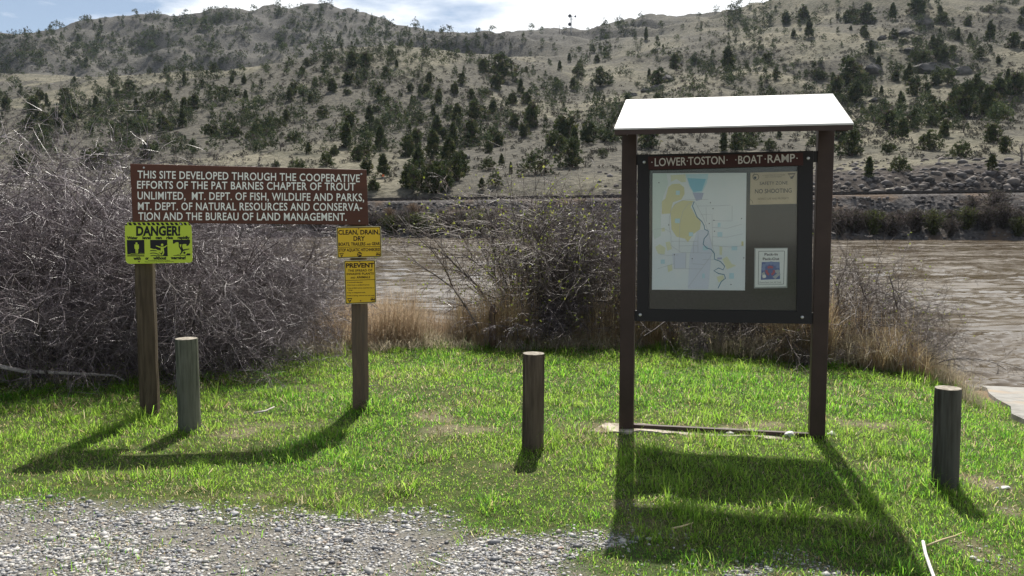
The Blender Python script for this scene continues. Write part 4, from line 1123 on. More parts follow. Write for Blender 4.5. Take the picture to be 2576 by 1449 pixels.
# the dense clump in the gully and other named spots of the photograph
for x, y, h, k, w in [(1030, 470, 70, 'round', 1), (1060, 480, 80, 'bush', .8), (1090, 486, 84, 'round', 1.0), (1120, 474, 76, 'bush', .8), (1150, 456, 70, 'round', .9), (1055, 420, 62, 'round', 1), (1090, 405, 76, 'cone', 1.1), (1130, 418, 70, 'cone', 1.2), (1160, 440, 60, 'round', .9),
     (1020, 395, 55, 'round', 1), (1050, 372, 50, 'round', 1), (1100, 352, 60, 'cone', 1.2), (1140, 372, 62, 'cone', 1.1), (1190, 360, 60, 'round', 1.1), (1250, 368, 46, 'round', 1), (1212, 478, 30, 'cone', 1.1), (1285, 436, 28, 'cone', 1), (1228, 428, 36, 'bush', .9), (1262, 418, 30, 'cone', 1.1),
     (1340, 322, 66, 'round', 1), (1320, 345, 45, 'round', 1), (1298, 322, 38, 'round', 1), (1428, 352, 78, 'round', 1), (1478, 362, 66, 'round', 1), (1520, 355, 34, 'bush', 1), (1390, 360, 30, 'bush', 1), (1510, 215, 45, 'round', 1.1), (1455, 195, 35, 'bush', 1), (1262, 195, 60, 'round', 1.1), (1253, 225, 45, 'round', 1), (1220, 175, 30, 'round', 1.1), (1310, 240, 40, 'cone', 1), (1290, 262, 36, 'round', 1),
     (1195, 300, 48, 'round', 1.2), (1150, 312, 50, 'cone', 1.2), (1240, 285, 40, 'round', 1), (1075, 243, 34, 'round', 1.1), (1103, 248, 32, 'round', 1), (1164, 212, 30, 'round', 1), (1082, 210, 30, 'round', 1), (1218, 182, 34, 'round', 1),
     (748, 442, 46, 'bush', 1), (776, 388, 30, 'cone', 1), (820, 418, 38, 'bush', 1), (905, 405, 40, 'round', 1.1), (840, 392, 30, 'bush', 1), (695, 420, 20, 'bush', 1), (925, 440, 50, 'round', 1), (938, 480, 40, 'bush', 1),
     (930, 312, 45, 'cone', 1.2), (884, 325, 42, 'round', 1.1), (812, 298, 32, 'round', 1), (722, 304, 30, 'round', 1), (680, 315, 20, 'bush', 1), (578, 298, 20, 'bush', 1), (590, 345, 36, 'bush', 1.1), (631, 350, 22, 'bush', 1), (832, 230, 34, 'round', 1.1), (880, 213, 38, 'round', 1.2), (920, 170, 40, 'round', 1.1), (882, 168, 40, 'round', 1.1),
     (762, 187, 24, 'round', 1.2), (772, 168, 22, 'round', 1.1), (985, 140, 18, 'round', 1.1), (968, 192, 24, 'round', 1.1), (998, 170, 20, 'cone', 1.2), (958, 250, 44, 'round', 1), (975, 262, 25, 'round', 1), (795, 218, 22, 'round', 1),
     (160, 260, 40, 'round', 1.2), (150, 320, 60, 'round', 1.0), (185, 300, 50, 'round', 1.0), (90, 300, 60, 'round', 1.0), (110, 330, 50, 'round', 1.0), (230, 335, 36, 'cone', 1.1), (245, 390, 28, 'round', 1.1), (300, 248, 30, 'bush', 1), (330, 240, 36, 'round', 1.1), (390, 260, 40, 'bush', 1), (420, 255, 36, 'round', 1), (560, 250, 36, 'bush', 1), (465, 278, 34, 'round', 1), (490, 275, 40, 'round', 1), (585, 208, 22, 'round', 1.1), (615, 210, 24, 'round', 1.1), (585, 192, 18, 'bush', 1), (340, 325, 30, 'bush', 1), (420, 360, 24, 'bush', 1), (482, 372, 18, 'bush', 1), (350, 290, 28, 'round', 1), (285, 345, 20, 'bush', 1),
     (1640, 372, 60, 'round', 1.2), (1820, 380, 50, 'cone', 1.2), (1850, 380, 46, 'round', 1.0), (1880, 375, 36, 'bush', 1), (1935, 378, 30, 'bush', .9), (1960, 350, 30, 'cone', 1), (2045, 368, 28, 'bush', .8), (2155, 355, 28, 'round', 1), (2110, 352, 44, 'round', 1.1), (2270, 350, 50, 'cone', 1.2), (2245, 345, 26, 'bush', .9), (2350, 318, 30, 'bush', 1), (2380, 345, 46, 'round', 1), (2500, 360, 50, 'round', 1.1), (2530, 385, 44, 'round', 1), (2495, 430, 40, 'cone', 1.2), (2430, 295, 90, 'round', 1.0), (2470, 290, 80, 'round', 1.0), (2510, 255, 70, 'round', 1.1), (2455, 270, 80, 'cone', 1.2), (2400, 290, 70, 'cone', 1), (2555, 240, 60, 'round', 1.1), (2235, 325, 50, 'round', 1.1), (2300, 320, 46, 'round', 1), (2360, 300, 50, 'round', 1.1), (2305, 240, 48, 'round', 1), (2265, 275, 44, 'cone', 1), (2130, 215, 70, 'round', 1.1), (2150, 255, 60, 'round', 1.1), (2105, 240, 48, 'round', 1), (2095, 225, 40, 'cone', 1.1), (2180, 60, 50, 'round', 1.2), (2300, 38, 50, 'round', 1.2), (2245, 50, 40, 'cone', 1), (2140, 55, 40, 'round', 1.2), (2310, 108, 20, 'bush', .9), (2410, 100, 30, 'cone', 1.1), (2490, 105, 50, 'cone', 1.1), (2440, 110, 26, 'cone', 1), (2370, 150, 36, 'round', 1), (2300, 152, 30, 'bush', .9), (2465, 145, 26, 'round', 1), (2510, 160, 24, 'round', 1), (2545, 120, 40, 'round', 1.1), (2190, 140, 36, 'cone', 1.1), (2035, 95, 44, 'cone', 1.1), (1830, 180, 60, 'cone', 1.2), (1700, 175, 40, 'round', 1), (1625, 100, 30, 'cone', 1), (1660, 215, 44, 'round', 1.1), (1780, 300, 26, 'round', 1), (1930, 160, 34, 'round', 1), (1975, 60, 36, 'round', 1.1), (2020, 50, 40, 'round', 1.2)]:
    jz(x, y, h, k, w)
# the rest by density, up to three hundred trees in all
def density(x, y):
    d = 0.25
    if 1030 < x < 1560 and 150 < y < 400: d = 0.9
    if x < 1000 and y > 190: d = 0.5
    if x > 1850 and y < 330: d = 0.75
    if 1560 <= x <= 1850 and y < 330: d = 0.45
    if x > 1600 and y > 345: d = 0.12
    if x < 1100 and y < 170: d = 0.55
    return d * (0.35 + 1.3 * float(fbm(x / 160, y / 90, 3, 111)))
tries = 0
while COUNT['juniper'] < 292 and tries < 9000:
    tries += 1
    x, y = random.uniform(-60, 2640), random.uniform(20, 440)
    if 320 < x < 930 and y > 425: continue
    if random.random() > density(x, y): continue
    p = on_hill(x, y)
    if p is None or p.y < 130 or p.y > 420: continue
    h = random.uniform(2.2, 4.6) * F / p.y
    if any(abs(x - a) < .33 * h and abs(y - b) < .25 * h for a, b, c_ in TREES): continue
    jz(x, y, h, random.choice(['cone', 'round', 'round', 'bush']))

# ---- distant shrubs, sagebrush and small trees beyond counting
def scatter_tufts(name, pts, sizes, protos, m, kind_label=None):
    Vs = []; Ts = []; 
    g = np.random.default_rng(5)
    pi = g.integers(len(protos), size=len(pts))
    for k, (V0, T0) in enumerate(protos):
        sel = np.where(pi == k)[0]
        if not len(sel): continue
        a = g.uniform(0, 6.28, len(sel)); c, s = np.cos(a), np.sin(a)
        S = sizes[sel]
        X = V0[None, :, 0] * c[:, None] - V0[None, :, 1] * s[:, None]; Y = V0[None, :, 0] * s[:, None] + V0[None, :, 1] * c[:, None]
        W = np.stack([X * S[:, None], Y * S[:, None], np.repeat(V0[None, :, 2], len(sel), 0) * S[:, None]], -1) + pts[sel][:, None, :]
        Vs.append(W.reshape(-1, 3)); Ts.append((T0[None] * g.uniform(.75, 1.3, (len(sel), 1, 1))).reshape(-1, 3))
    V = np.concatenate(Vs); T = np.concatenate(Ts)
    o = link(name, fast_mesh(name, V, np.arange(len(V)).reshape(-1, 3), T), None, m)
    return o
def puff(seed, n, flat, cols_, sp=.34):
    g = np.random.default_rng(seed)
    d = unit(g.normal(size=(n, 3))); d[:, 2] = np.abs(d[:, 2])
    c = d * g.uniform(.35, 1, (n, 1)) * np.array([.5, .5, flat]); c[:, 2] += .03
    dirs = unit(d + g.normal(size=(n, 3)) * .6); side = unit(np.cross(dirs, g.normal(size=(n, 3))))
    ln = g.uniform(.6, 1.2, (n, 1)) * sp; w = g.uniform(.3, .6, (n, 1)) * sp * .6
    V = np.stack([c - side * w, c + side * w, c + dirs * ln], 1).reshape(-1, 3)
    T = np.repeat(np.array(cols_)[g.integers(len(cols_), size=n)], 3, 0) * g.uniform(.8, 1.2, (n * 3, 1))
    return V, T
M_brush = tint_mat('brush_foliage', 0.85, 0.1, 0.2)
def image_scatter(n, seed, dens, zmin, zmax, y0=15, y1=480):
    g = np.random.default_rng(seed); out = []
    for _ in range(n * 6):
        if len(out) >= n: break
        x, y = g.uniform(-120, 2700), g.uniform(y0, y1)
        if g.random() > dens(x, y): continue
        p = on_hill(x, y)
        if p is None or not (zmin < p.y < zmax): continue
        out.append((p.x, p.y, p.z - .03))
    return np.array(out)
far_pts = image_scatter(2900, 3, lambda x, y: (0.10 if (x > 1560 and y > 330) else 1.0) * (0.45 if (x < 1150 and y < 200) else 0.12) + (0.0 if (x > 1560 and y > 330) else 1.0) * (0.60 * float(sstep(.46, .58, fbm(x / 110, y / 60, 4, 131)))), 165, 785, 8, 400)
g = np.random.default_rng(8)
FP = []
for i, kd in enumerate(['bush', 'round', 'bush', 'round', 'bush', 'cone']):
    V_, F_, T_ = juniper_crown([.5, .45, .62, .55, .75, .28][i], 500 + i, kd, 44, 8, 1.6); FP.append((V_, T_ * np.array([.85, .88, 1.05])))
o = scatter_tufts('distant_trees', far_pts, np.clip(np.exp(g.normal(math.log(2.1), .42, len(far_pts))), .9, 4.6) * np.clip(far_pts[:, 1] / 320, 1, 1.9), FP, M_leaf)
tag(o, 'countless small dark trees and shrubs dotting the hills', 'shrubs', kind='stuff')
sage_pts = image_scatter(7500, 4, lambda x, y: 0.15 + 0.85 * float(sstep(.40, .62, fbm(x / 130, y / 70, 4, 141))) * (0.4 if y > 350 else 1.0), 118, 620, 20, 470)
o = scatter_tufts('sagebrush', sage_pts, g.uniform(.45, 1.5, len(sage_pts)), [puff(40 + i, 26, .55, [(.085, .085, .07), (.115, .11, .085), (.06, .058, .045), (.075, .063, .056)], .34) for i in range(5)], M_brush)
tag(o, 'low grey sagebrush spread over the dry slopes', 'sagebrush', kind='stuff')

# ---- dead trees, boulders, posts and masts on the hills
M_dead = mat('dead_wood', (0.16, 0.14, 0.13, 1), 0.9, 0.1)
def dead_tree(px, py, hp, label, seed):
    p = on_hill(px, py); rr = random.Random(seed); h = hp * p.y / F; mb = MB()
    mb.tube([(0, 0, -.05 * h), (.03 * h, 0, .3 * h), (-.02 * h, .02 * h, .65 * h), (.04 * h, 0, h)], [.05 * h, .04 * h, .025 * h, .006 * h], 6)
    for k in range(7):
        z = rr.uniform(.3, .85) * h; a = rr.uniform(0, 6.28); ln = rr.uniform(.25, .5) * h
        mb.tube([(0, 0, z), (ln * .5 * math.cos(a), ln * .5 * math.sin(a), z + .12 * h), (ln * math.cos(a), ln * math.sin(a), z + rr.uniform(.1, .4) * h)], [.02 * h, .013 * h, .004 * h], 4)
    o = mb.build('dead_tree', M_dead); o.location = p; tag(o, label, 'tree', 'bare dead trees on the hills')
dead_tree(1012, 238, 26, 'bare forked dead tree on the pale spur', 1); dead_tree(1553, 65, 22, 'pale bare snag on the ridge right of the mast', 2); dead_tree(262, 64, 14, 'spreading dead tree on the far left skyline', 3); dead_tree(2568, 415, 62, 'bare grey tree at the right edge above the cut bank', 4); dead_tree(720, 285, 22, 'small dead tree among junipers on the left part of the spur', 5)

M_stone = mat('boulder_rock', (0.2, 0.19, 0.18, 1), 0.9, 0.15)
add_noise(M_stone, (0.055, 0.053, 0.052, 1), (0.17, 0.16, 0.15, 1), 1.6, 10, bump=1.0, bdist=.5)
M_stone_p = mat('pale_rock', (0.4, 0.36, 0.3, 1), 0.9, 0.15); add_noise(M_stone_p, (0.33, 0.29, 0.24, 1), (0.46, 0.42, 0.36, 1), 3, 6, bump=.5, bdist=.08)
import bmesh
def rock_mesh(seed, sub=3, rough=.35):
    b = bmesh.new(); bmesh.ops.create_icosphere(b, subdivisions=sub, radius=.5)
    rr = random.Random(seed); pl_ = [(Vector((rr.gauss(0, 1), rr.gauss(0, 1), rr.gauss(0, 1))).normalized(), rr.uniform(.26, .44)) for _ in range(11)]
    for v in b.verts:
        for nrm, d in pl_:
            e = v.co.dot(nrm) - d
            if e > 0: v.co -= nrm * e
        v.co *= 1 + rough * .5 * (rr.random() - .5)
    me = bpy.data.meshes.new('boulder'); b.to_mesh(me); b.free(); return me
ROCKS = [rock_mesh(i) for i in range(5)]; ROCKS_P = [rock_mesh(30 + i) for i in range(2)]
for r_ in ROCKS: r_.materials.append(M_stone)
for r_ in ROCKS_P: r_.materials.append(M_stone_p)
def boulder(px, py, w, h, label, group, pale=False):
    p = on_hill(px, py); k = p.y / F
    o = link('boulder', random.choice(ROCKS_P if pale else ROCKS)); o.location = p + Vector((0, w * k * .2, h * k * .22)); o.scale = (w * k * 1.15, w * k * .9, h * k * 1.05); o.rotation_euler = (random.uniform(-.2, .2), random.uniform(-.2, .2), random.uniform(0, 6.28) if w / h < 1.4 else random.uniform(-.25, .25))
    tag(o, label, 'boulder', group)
for i, (x, y, w, h) in enumerate([(2283, 84, 43, 22), (2220, 100, 24, 16), (2252, 96, 28, 15), (2330, 64, 39, 26), (2198, 118, 32, 26), (2198, 186, 52, 36), (2350, 184, 84, 36), (2423, 188, 46, 30), (2205, 256, 36, 18), (2290, 130, 30, 14)]):
    boulder(x, y, w, h, ['broad grey boulder high on the right slope, biggest of the upper row', 'pale bluish boulder left of the upper right boulders', 'flat pale boulder between two others high on the right slope', 'dark blocky boulder beside the top junipers at right', 'tilted dark boulder beside junipers above the kiosk roof', 'large dark blue-grey boulder right of the roof\'s upper corner', 'long dark rock outcrop halfway up the right slope', 'jagged rock standing at the right end of the long outcrop', 'low dark rock near the right corner of the kiosk roof', 'narrow grey ledge on the right slope below the upper boulders'][i], 'grey boulders on the right slope')
for i, (x, y, w, h) in enumerate([(1683, 205, 28, 24), (1655, 226, 34, 18), (1625, 232, 28, 16), (1592, 243, 24, 14), (1548, 345, 18, 14), (1170, 400, 26, 18), (1136, 418, 20, 12)]):
    boulder(x, y, w, h, 'dark rock cropping out of the slope left of the kiosk roof' if x > 1500 else 'dark rock beside the gully junipers', 'rocks left of the kiosk roof' if x > 1500 else 'rocks in the gully')
for x, y, w, h, lb in ((1423, 401, 9, 5, 'smaller pale stone lying on the tan grass left of the kiosk'), (1472, 396, 10, 7, 'larger pale stone lying on the tan grass left of the kiosk'), (2258, 452, 13, 9, 'pale rock at the foot of the dark cut bank, nearer the kiosk'), (2240, 478, 22, 9, 'flat pale rock beside the track right of the kiosk'), (2275, 474, 14, 9, 'pale angular rock beside the track below the cut bank')):
    boulder(x, y, w, h, lb, 'pale stones near the railway', True)

M_oldpost = mat('old_fence_wood', (0.045, 0.037, 0.03, 1), 0.9, 0.1)
for x, y, h in ((397, 358, 9), (561, 364, 9), (706, 380, 16), (886, 394, 14), (652, 405, 10), (1525, 383, 11), (2424, 334, 14), (770, 388, 9), (480, 361, 8)):
    p = on_hill(x, y); k = p.y / F; mb = MB(); mb.tube([(0, 0, -.2), (.02, 0, h * k * .5), (.0, .02, h * k)], [.10, .095, .085], 8)
    o = mb.build('fence_post', M_oldpost); o.location = p
    lb = {1525: 'dark old fence post beside the small juniper left of the kiosk', 2424: 'dark fence post on the pale slope near the right edge', 886: 'dark fence post on pale ground above the right end of the board'}.get(x, 'old dark fence post on the slope above the brown board')
    tag(o, lb, 'fence post', 'old fence posts on the slopes')

M_steel = mat('mast_steel', (0.30, 0.31, 0.33, 1), 0.5, 0.4, 0.5); M_dish = mat('dish_cover', (0.06, 0.06, 0.075, 1), 0.6, 0.3)
p = on_hill(1437, 83); k = p.y / F
tw = empty('communication_tower', p); tag(tw, 'slim lattice radio mast with dark round dishes on the far ridge', 'radio mast')
H = 42 * k; mb = MB(); w = .55
legs = [(w * math.cos(a), w * math.sin(a)) for a in (R(90), R(210), R(330))]
for x, y in legs: mb.tube([(x, y, -1), (x, y, H)], .08, 5)
for i in range(13):
    z0, z1 = H * i / 13, H * (i + 1) / 13
    for j in range(3):
        a, b = legs[j], legs[(j + 1) % 3]; mb.tube([(*a, z0), (*b, z1)], .045, 4); mb.tube([(*a, z1), (*b, z1)], .045, 4)
mb.build('mast', M_steel, tw)
for z, x, r_, yaw in ((40 * k, -1.1, 4.0 * k, 0), (20 * k, -1.1, 4.2 * k, 0), (39.5 * k, 2.6, 2.6 * k, 1.2)):
    mb = MB(); c, s = math.cos(yaw), math.sin(yaw)
    mb.tube([(x + s * 0.3, -c * .4, z), (x + s * .1, -c * .9, z), (x - s * .2, -c * 1.5, z)], [r_ * .7, r_, r_], 20); mb.tube([(0, 0, z), (x, -c * .4, z)], .09, 5)
    mb.build('dish', M_dish, tw)
mb = MB(); mb.box(-1.6, 1.6, -.5, -.3, H * .28, H * .28 + .25); mb.box(-1.4, 1.4, -.5, -.3, H * .78, H * .78 + .25); mb.build('antenna_bar', M_steel, tw)
for x, y, h, lb, tbar in ((1407, 84, 20, 'thin bare pole on the far ridge just left of the radio mast', False), (233, 67, 16, 'thin utility pole with crossarm on the far left ridge', True)):
    p = on_hill(x, y); k = p.y / F; mb = MB(); mb.tube([(0, 0, -1), (0, 0, h * k)], [.16, .12], 8)
    if tbar: mb.box(-1.2, 1.2, -.12, .12, h * k - .5, h * k - .25)
    o = mb.build('utility_pole', M_oldpost); o.location = p; tag(o, lb, 'pole')
p = on_hill(964, 452) or on_hill(964, 448); k = p.y / F
mk = empty('railway_marker', p); tag(mk, 'small orange marker plate on a stake beside the junipers near the track', 'marker')
mb = MB(); mb.tube([(0, 0, -.1), (0, 0, 9 * k)], .04, 6); mb.build('stake', M_steel, mk)
mb = MB(); mb.box(-.16, .16, -.06, -.04, 7.5 * k, 13 * k); mb.build('plate', mat('orange_plate', (.65, .16, .05, 1), .5), mk)

# ------------------------------------------------------------------ bushes on the far bank, rubble on the embankment
M_bush = tint_mat('bank_bush_foliage', 0.8, 0.1, 0.3)
def bank_bush_mesh(seed, cols_, n=1500):
    g = np.random.default_rng(seed)
    # fine upright shoots fanning out from the base, thickest low down
    a = g.uniform(0, 6.28, n); t = g.uniform(.05, 1, n) ** .8; lean = g.uniform(0, .75, n)
    c = np.stack([np.cos(a) * lean * t * .62, np.sin(a) * lean * t * .62, t * (1 - .35 * lean ** 2)], -1) + g.normal(size=(n, 3)) * .03
    d = unit(np.stack([np.cos(a) * lean, np.sin(a) * lean, np.full(n, .8)], -1) + g.normal(size=(n, 3)) * .45)
    side = unit(np.cross(d, g.normal(size=(n, 3)))); ln = g.uniform(.05, .14, (n, 1)); w = g.uniform(.006, .02, (n, 1))
    V = np.stack([c - side * w, c + side * w, c + d * ln], 1).reshape(-1, 3)
    cl = np.array(cols_)[g.integers(len(cols_), size=n)] * g.uniform(.6, 1.4, (n, 1))
    me = fast_mesh('far_bush', V, np.arange(3 * n).reshape(-1, 3), np.repeat(cl, 3, 0)); me.materials.append(M_bush); return me
BB = {'grey': [bank_bush_mesh(200 + i, [(.09, .075, .075), (.12, .10, .095), (.07, .06, .05), (.06, .06, .04)]) for i in range(3)],
      'green': [bank_bush_mesh(210 + i, [(.07, .085, .03), (.10, .115, .04), (.05, .06, .03), (.08, .07, .05)]) for i in range(3)],
      'tan': [bank_bush_mesh(220 + i, [(.20, .14, .09), (.15, .11, .08), (.12, .09, .07)]) for i in range(2)]}
g = np.random.default_rng(33)
def far_bush(px, frac, hp, col, label, group):
    # frac: 0 at the water's edge, 1 at the shoulder of the embankment
    u = (px - 1288) / F; X = u * 95
    for _ in range(4):
        y = shore_at(X) + (rail_at(X)[0] - 1.9 - shore_at(X)) * frac; X = u * y
    z = -0.85 + (rail_at(X)[1] + .38) * frac ** .9
    h = hp * y / F; o = link('far_bush', random.choice(BB[col])); o.location = (X, y, z - .1); o.scale = (h * random.uniform(1.2, 1.7), h * 1.2, h); o.rotation_euler.z = random.uniform(0, 6.28); tag(o, label, 'bush', group)
GB = 'bushes along the far bank'
for px, fr_a, hp, col in [(560, .05, 60, 'grey'), (640, .1, 60, 'grey'), (720, .05, 56, 'green'), (800, .1, 60, 'grey'), (870, .05, 50, 'grey'), (940, .05, 62, 'grey'), (985, .04, 52, 'green'), (1020, .1, 62, 'grey'), (1050, .05, 58, 'green'), (1090, .06, 54, 'green'), (1125, .04, 60, 'grey'), (1165, .05, 62, 'grey'), (1205, .04, 66, 'green'), (1245, .05, 60, 'grey'),
     (1290, .05, 56, 'grey'), (1340, .1, 60, 'green'), (1400, .05, 62, 'grey'), (1450, .1, 64, 'grey'), (1510, .05, 66, 'grey'), (1560, .05, 60, 'grey'), (2110, .06, 62, 'grey'), (2150, .1, 66, 'grey'), (2195, .08, 64, 'green'), (2240, .05, 60, 'grey'), (2300, .12, 62, 'grey'), (2345, .08, 66, 'green'), (2390, .04, 50, 'grey'), (2430, .18, 60, 'green'), (2480, .15, 66, 'grey'), (2520, .2, 70, 'grey'), (2560, .06, 52, 'green'), (2610, .1, 60, 'grey'),
     (980, .45, 34, 'tan'), (1040, .5, 40, 'tan'), (1110, .45, 30, 'grey'), (1265, .45, 34, 'tan'), (1420, .5, 36, 'grey'), (1700, .1, 60, 'grey'), (1850, .1, 60, 'green'), (1960, .1, 56, 'grey'), (-40, .06, 56, 'grey'), (80, .08, 60, 'grey'), (200, .05, 60, 'green'), (330, .06, 60, 'grey'), (450, .06, 60, 'grey'), (2500, .55, 60, 'grey'), (2440, .55, 46, 'grey'), *[(2085 + 43 * i, [.28, .36, .24][i % 3], [40, 34, 46][i % 3], 'grey') for i in range(13)], *[(950 + 47 * i, [.26, .32, .22][i % 3], [34, 28, 38][i % 3], 'grey') for i in range(13)]]:
    lb = {'grey': 'bare purplish grey bush at the far water\'s edge', 'green': 'bush coming into yellow-green leaf at the far water\'s edge', 'tan': 'tan dry bush halfway up the far embankment'}[col]
    if .2 < fr_a < .4 and col == 'grey': lb = 'low bare grey bush partway up the far embankment, behind the waterside bushes'
    if fr_a >= .4 and col == 'grey': lb = 'bare grey bush halfway up the far embankment'
    far_bush(px, fr_a, hp, col, lb, GB)
# broken rock thrown down the embankment and cut bank
n = 5200
X = g.uniform(-75, 95, n); f_ = g.uniform(0, 1, n)
Y = shore_at(X) + (rail_at(X)[0] - 1.9 - shore_at(X)) * f_; Zv = -0.85 + (rail_at(X)[1] + .38) * f_ ** .9
b = bmesh.new(); bmesh.ops.create_icosphere(b, subdivisions=1, radius=.5); IV = np.array([v.co[:] for v in b.verts]); IF = np.array([[v.index for v in f.verts] for f in b.faces]); b.free()
def stones(name, P, S, squash, tints, m, seed):
    gg = np.random.default_rng(seed); n = len(P)
    a = gg.uniform(0, 6.28, n); c, s = np.cos(a), np.sin(a)
    jit = 1 + gg.uniform(-.22, .22, (n, len(IV), 1))
    W = IV[None] * jit * np.stack([S * gg.uniform(.8, 1.35, n), S * gg.uniform(.6, 1.0, n), S * squash], -1)[:, None, :]
    W = np.stack([W[..., 0] * c[:, None] - W[..., 1] * s[:, None], W[..., 0] * s[:, None] + W[..., 1] * c[:, None], W[..., 2]], -1) + P[:, None, :]
    Fc = (IF[None] + (np.arange(n) * len(IV))[:, None, None]).reshape(-1, 3)
    return link(name, fast_mesh(name, W.reshape(-1, 3), Fc, np.repeat(tints, len(IV), 0), smooth=True), None, m)
M_rubble = tint_mat('rubble_stone', 0.9, 0.15)
extra = image_scatter(750, 77, lambda x, y: 1.0 * (2040 < x < 2640 and y > 400) + .35 * (1500 < x < 2060), 90, 126, 395, 492)
n0 = n; PX = np.concatenate([np.stack([X, Y, Zv], -1), extra]); n = len(PX)
tints = np.array([(.09, .082, .08), (.13, .12, .115), (.06, .054, .05), (.17, .15, .135)])[g.integers(4, size=n)]
SZ = g.uniform(.15, .55, n) ** 1.3 * 1.3; SZ[n0:] *= g.uniform(.9, 2.6, n - n0)
o = stones('rubble', PX, SZ, .7, tints, M_rubble, 3)
tag(o, 'broken grey rock thrown over the railway embankment', 'rubble', kind='stuff')

# ------------------------------------------------------------------ lawn
M_grass = tint_mat('grass_blades', 0.5, 0.35, 0.65, 0.40, 1.45)
def blades(name, P, H, W, tint, lean, seed, m, curl=1.0, side_wind=0.0):
    """three-face curved blades standing at P"""
    gg = np.random.default_rng(seed); n = len(P)
    a = gg.uniform(0, 6.28, n); d = np.stack([np.cos(a), np.sin(a), np.zeros(n)], 1); d[:, 0] += side_wind
    b = gg.uniform(0, 6.28, n); s = np.stack([np.cos(b), np.sin(b), np.zeros(n)], 1) * (W / 2)[:, None]
    up = np.array([0, 0, 1.0])
    L = lean[:, None]
    mid = P + up * (H * .55)[:, None] * (1 - .3 * L) + d * (H * .22)[:, None] * L
    tip = P + up * (H)[:, None] * (1 - .62 * L * curl) + d * (H * .75)[:, None] * L
    V = np.stack([P - s, P + s, mid - s * .75, mid + s * .75, tip], 1).reshape(-1, 3)
    k = (np.arange(n) * 5)[:, None]
    Fc = np.concatenate([k + np.array([[0, 1, 3]]), k + np.array([[0, 3, 2]]), k + np.array([[2, 3, 4]])])
    T = np.repeat(tint, 5, 0)
    return fast_mesh(name, V, Fc, T)
def in_view_area(n, seed, y0, y1, margin=1.3):
    gg = np.random.default_rng(seed)
    y = y0 + (y1 - y0) * gg.random(n) ** 1.15; hw_ = 0.62 * y + margin
    return (gg.random(n) * 2 - 1) * hw_, y, gg
x, y, gg = in_view_area(390000, 50, 3.3, 11.2)
e = bank_edge(x); gm = gravel_mask(x, y); bm_ = bare_mask(x, y)
thin = fbm(x * 1.7, y * 1.7, 4, 151)
keep = (y < e + .25) & (ramp_side(x, y) < -0.02 + .25 * (fbm(x * 3, y * 3, 2, 7) - .5))
dens = (1 - gm * (.86 + .11 * (thin < .50))) * (1 - .92 * bm_) * (0.50 + 0.50 * sstep(.26, .5, thin))
keep &= gg.random(len(x)) < dens
x, y = x[keep], y[keep]; gm, bm_, thin = gm[keep], bm_[keep], thin[keep]; e = e[keep]; n = len(x)
lush = fbm(x * .55 + 3, y * .8, 3, 161)
tuft = fbm(x * 4.5, y * 4.5, 3, 171)
H = (0.026 + 0.046 * lush + .09 * sstep(.55, .75, tuft)) * gg.uniform(.55, 1.35, n)
H *= 1 + 1.0 * sstep(1.3, .0, e - y) * gg.uniform(.3, 1, n)         # longer by the thicket and the bank
# long grass left uncut at the foot of every post
for qx, qy in [(pl[0], pl[1]), (pr[0], pr[1]), on_ground(467, 1092), on_ground(1341, 1138), on_ground(2392, 1243), (KF.o[0] + .7 * KF.ax[0], KF.o[1] + .7 * KF.ax[1])]:
    H *= 1 + 1.3 * np.exp(-(((x - qx) ** 2 + (y - qy - .08) ** 2) / .035))
H *= (1 - .5 * np.clip(gm + bm_ * .6, 0, 1))
far_k = np.clip(y / 4.5, 1, 2.2)
W = gg.uniform(.0026, .0055, n) * far_k ** .7
pal = np.array([(.175, .375, .032), (.125, .305, .028), (.23, .41, .042), (.08, .215, .028), (.275, .39, .07)])
T = pal[gg.integers(len(pal), size=n)] * gg.uniform(.75, 1.25, (n, 1))
warm = sstep(.45, .62, fbm(x * .8, y * 1.1, 3, 181))[:, None]
T = T * (1 - .4 * warm) + np.array([(.30, .42, .06)]) * .4 * warm
straw = gg.random(n) < (.15 + .25 * sstep(.5, .3, thin) + .5 * bm_ + .3 * gm)
T[straw] = np.array([(.38, .31, .17), (.30, .24, .12), (.46, .40, .26)])[gg.integers(3, size=straw.sum())] * gg.uniform(.7, 1.1, (straw.sum(), 1))
lean = np.clip(gg.normal(.95, .4, n), .05, 1.55); lean[straw] = np.clip(lean[straw] + .35, 0, 1.55)
o = link('lawn_grass', blades('lawn_grass', np.stack([x, y, ground_h(x, y) - .004], 1), H, W, T, lean, 51, M_grass), None, M_grass)
tag(o, 'bright green spring grass with straw-coloured thin patches', 'grass', kind='stuff')
print('GRASS', n)

# broad-leaved weeds and coarse tufts standing out of the lawn
# ------------------------------------------------------------------ gravel
x, y, gg = in_view_area(150000, 60, 3.2, 5.1)
gm = gravel_mask(x, y); bm_ = bare_mask(x, y)
patch = fbm(x * 2.4, y * 2.4, 4, 191)
keep = gg.random(len(x)) < np.maximum(gm * (.25 + .75 * sstep(.30, .5, patch)), .10 * bm_)
x, y = x[keep], y[keep]; n = len(x)
S = np.exp(gg.normal(math.log(.0092), .48, n)); S = np.clip(S, .006, .05)
tints = np.array([(.36, .35, .335), (.26, .255, .25), (.17, .17, .175), (.46, .44, .40), (.10, .10, .105), (.31, .27, .22), (.55, .53, .49), (.23, .235, .25), (.29, .23, .18)])[gg.choice(9, size=n, p=[.2, .17, .14, .13, .09, .08, .06, .1, .03])] * gg.uniform(.8, 1.15, (n, 1))
tints = tints * 0.98
M_gravel = tint_mat('gravel_stone', 0.55, 0.4)
o = stones('gravel', np.stack([x, y, ground_h(x, y) + S * .10], 1), S * 1.25, .52, tints, M_gravel, 61)
tag(o, 'loose grey and white river gravel of the parking area', 'gravel', kind='stuff')
print('GRAVEL', n)
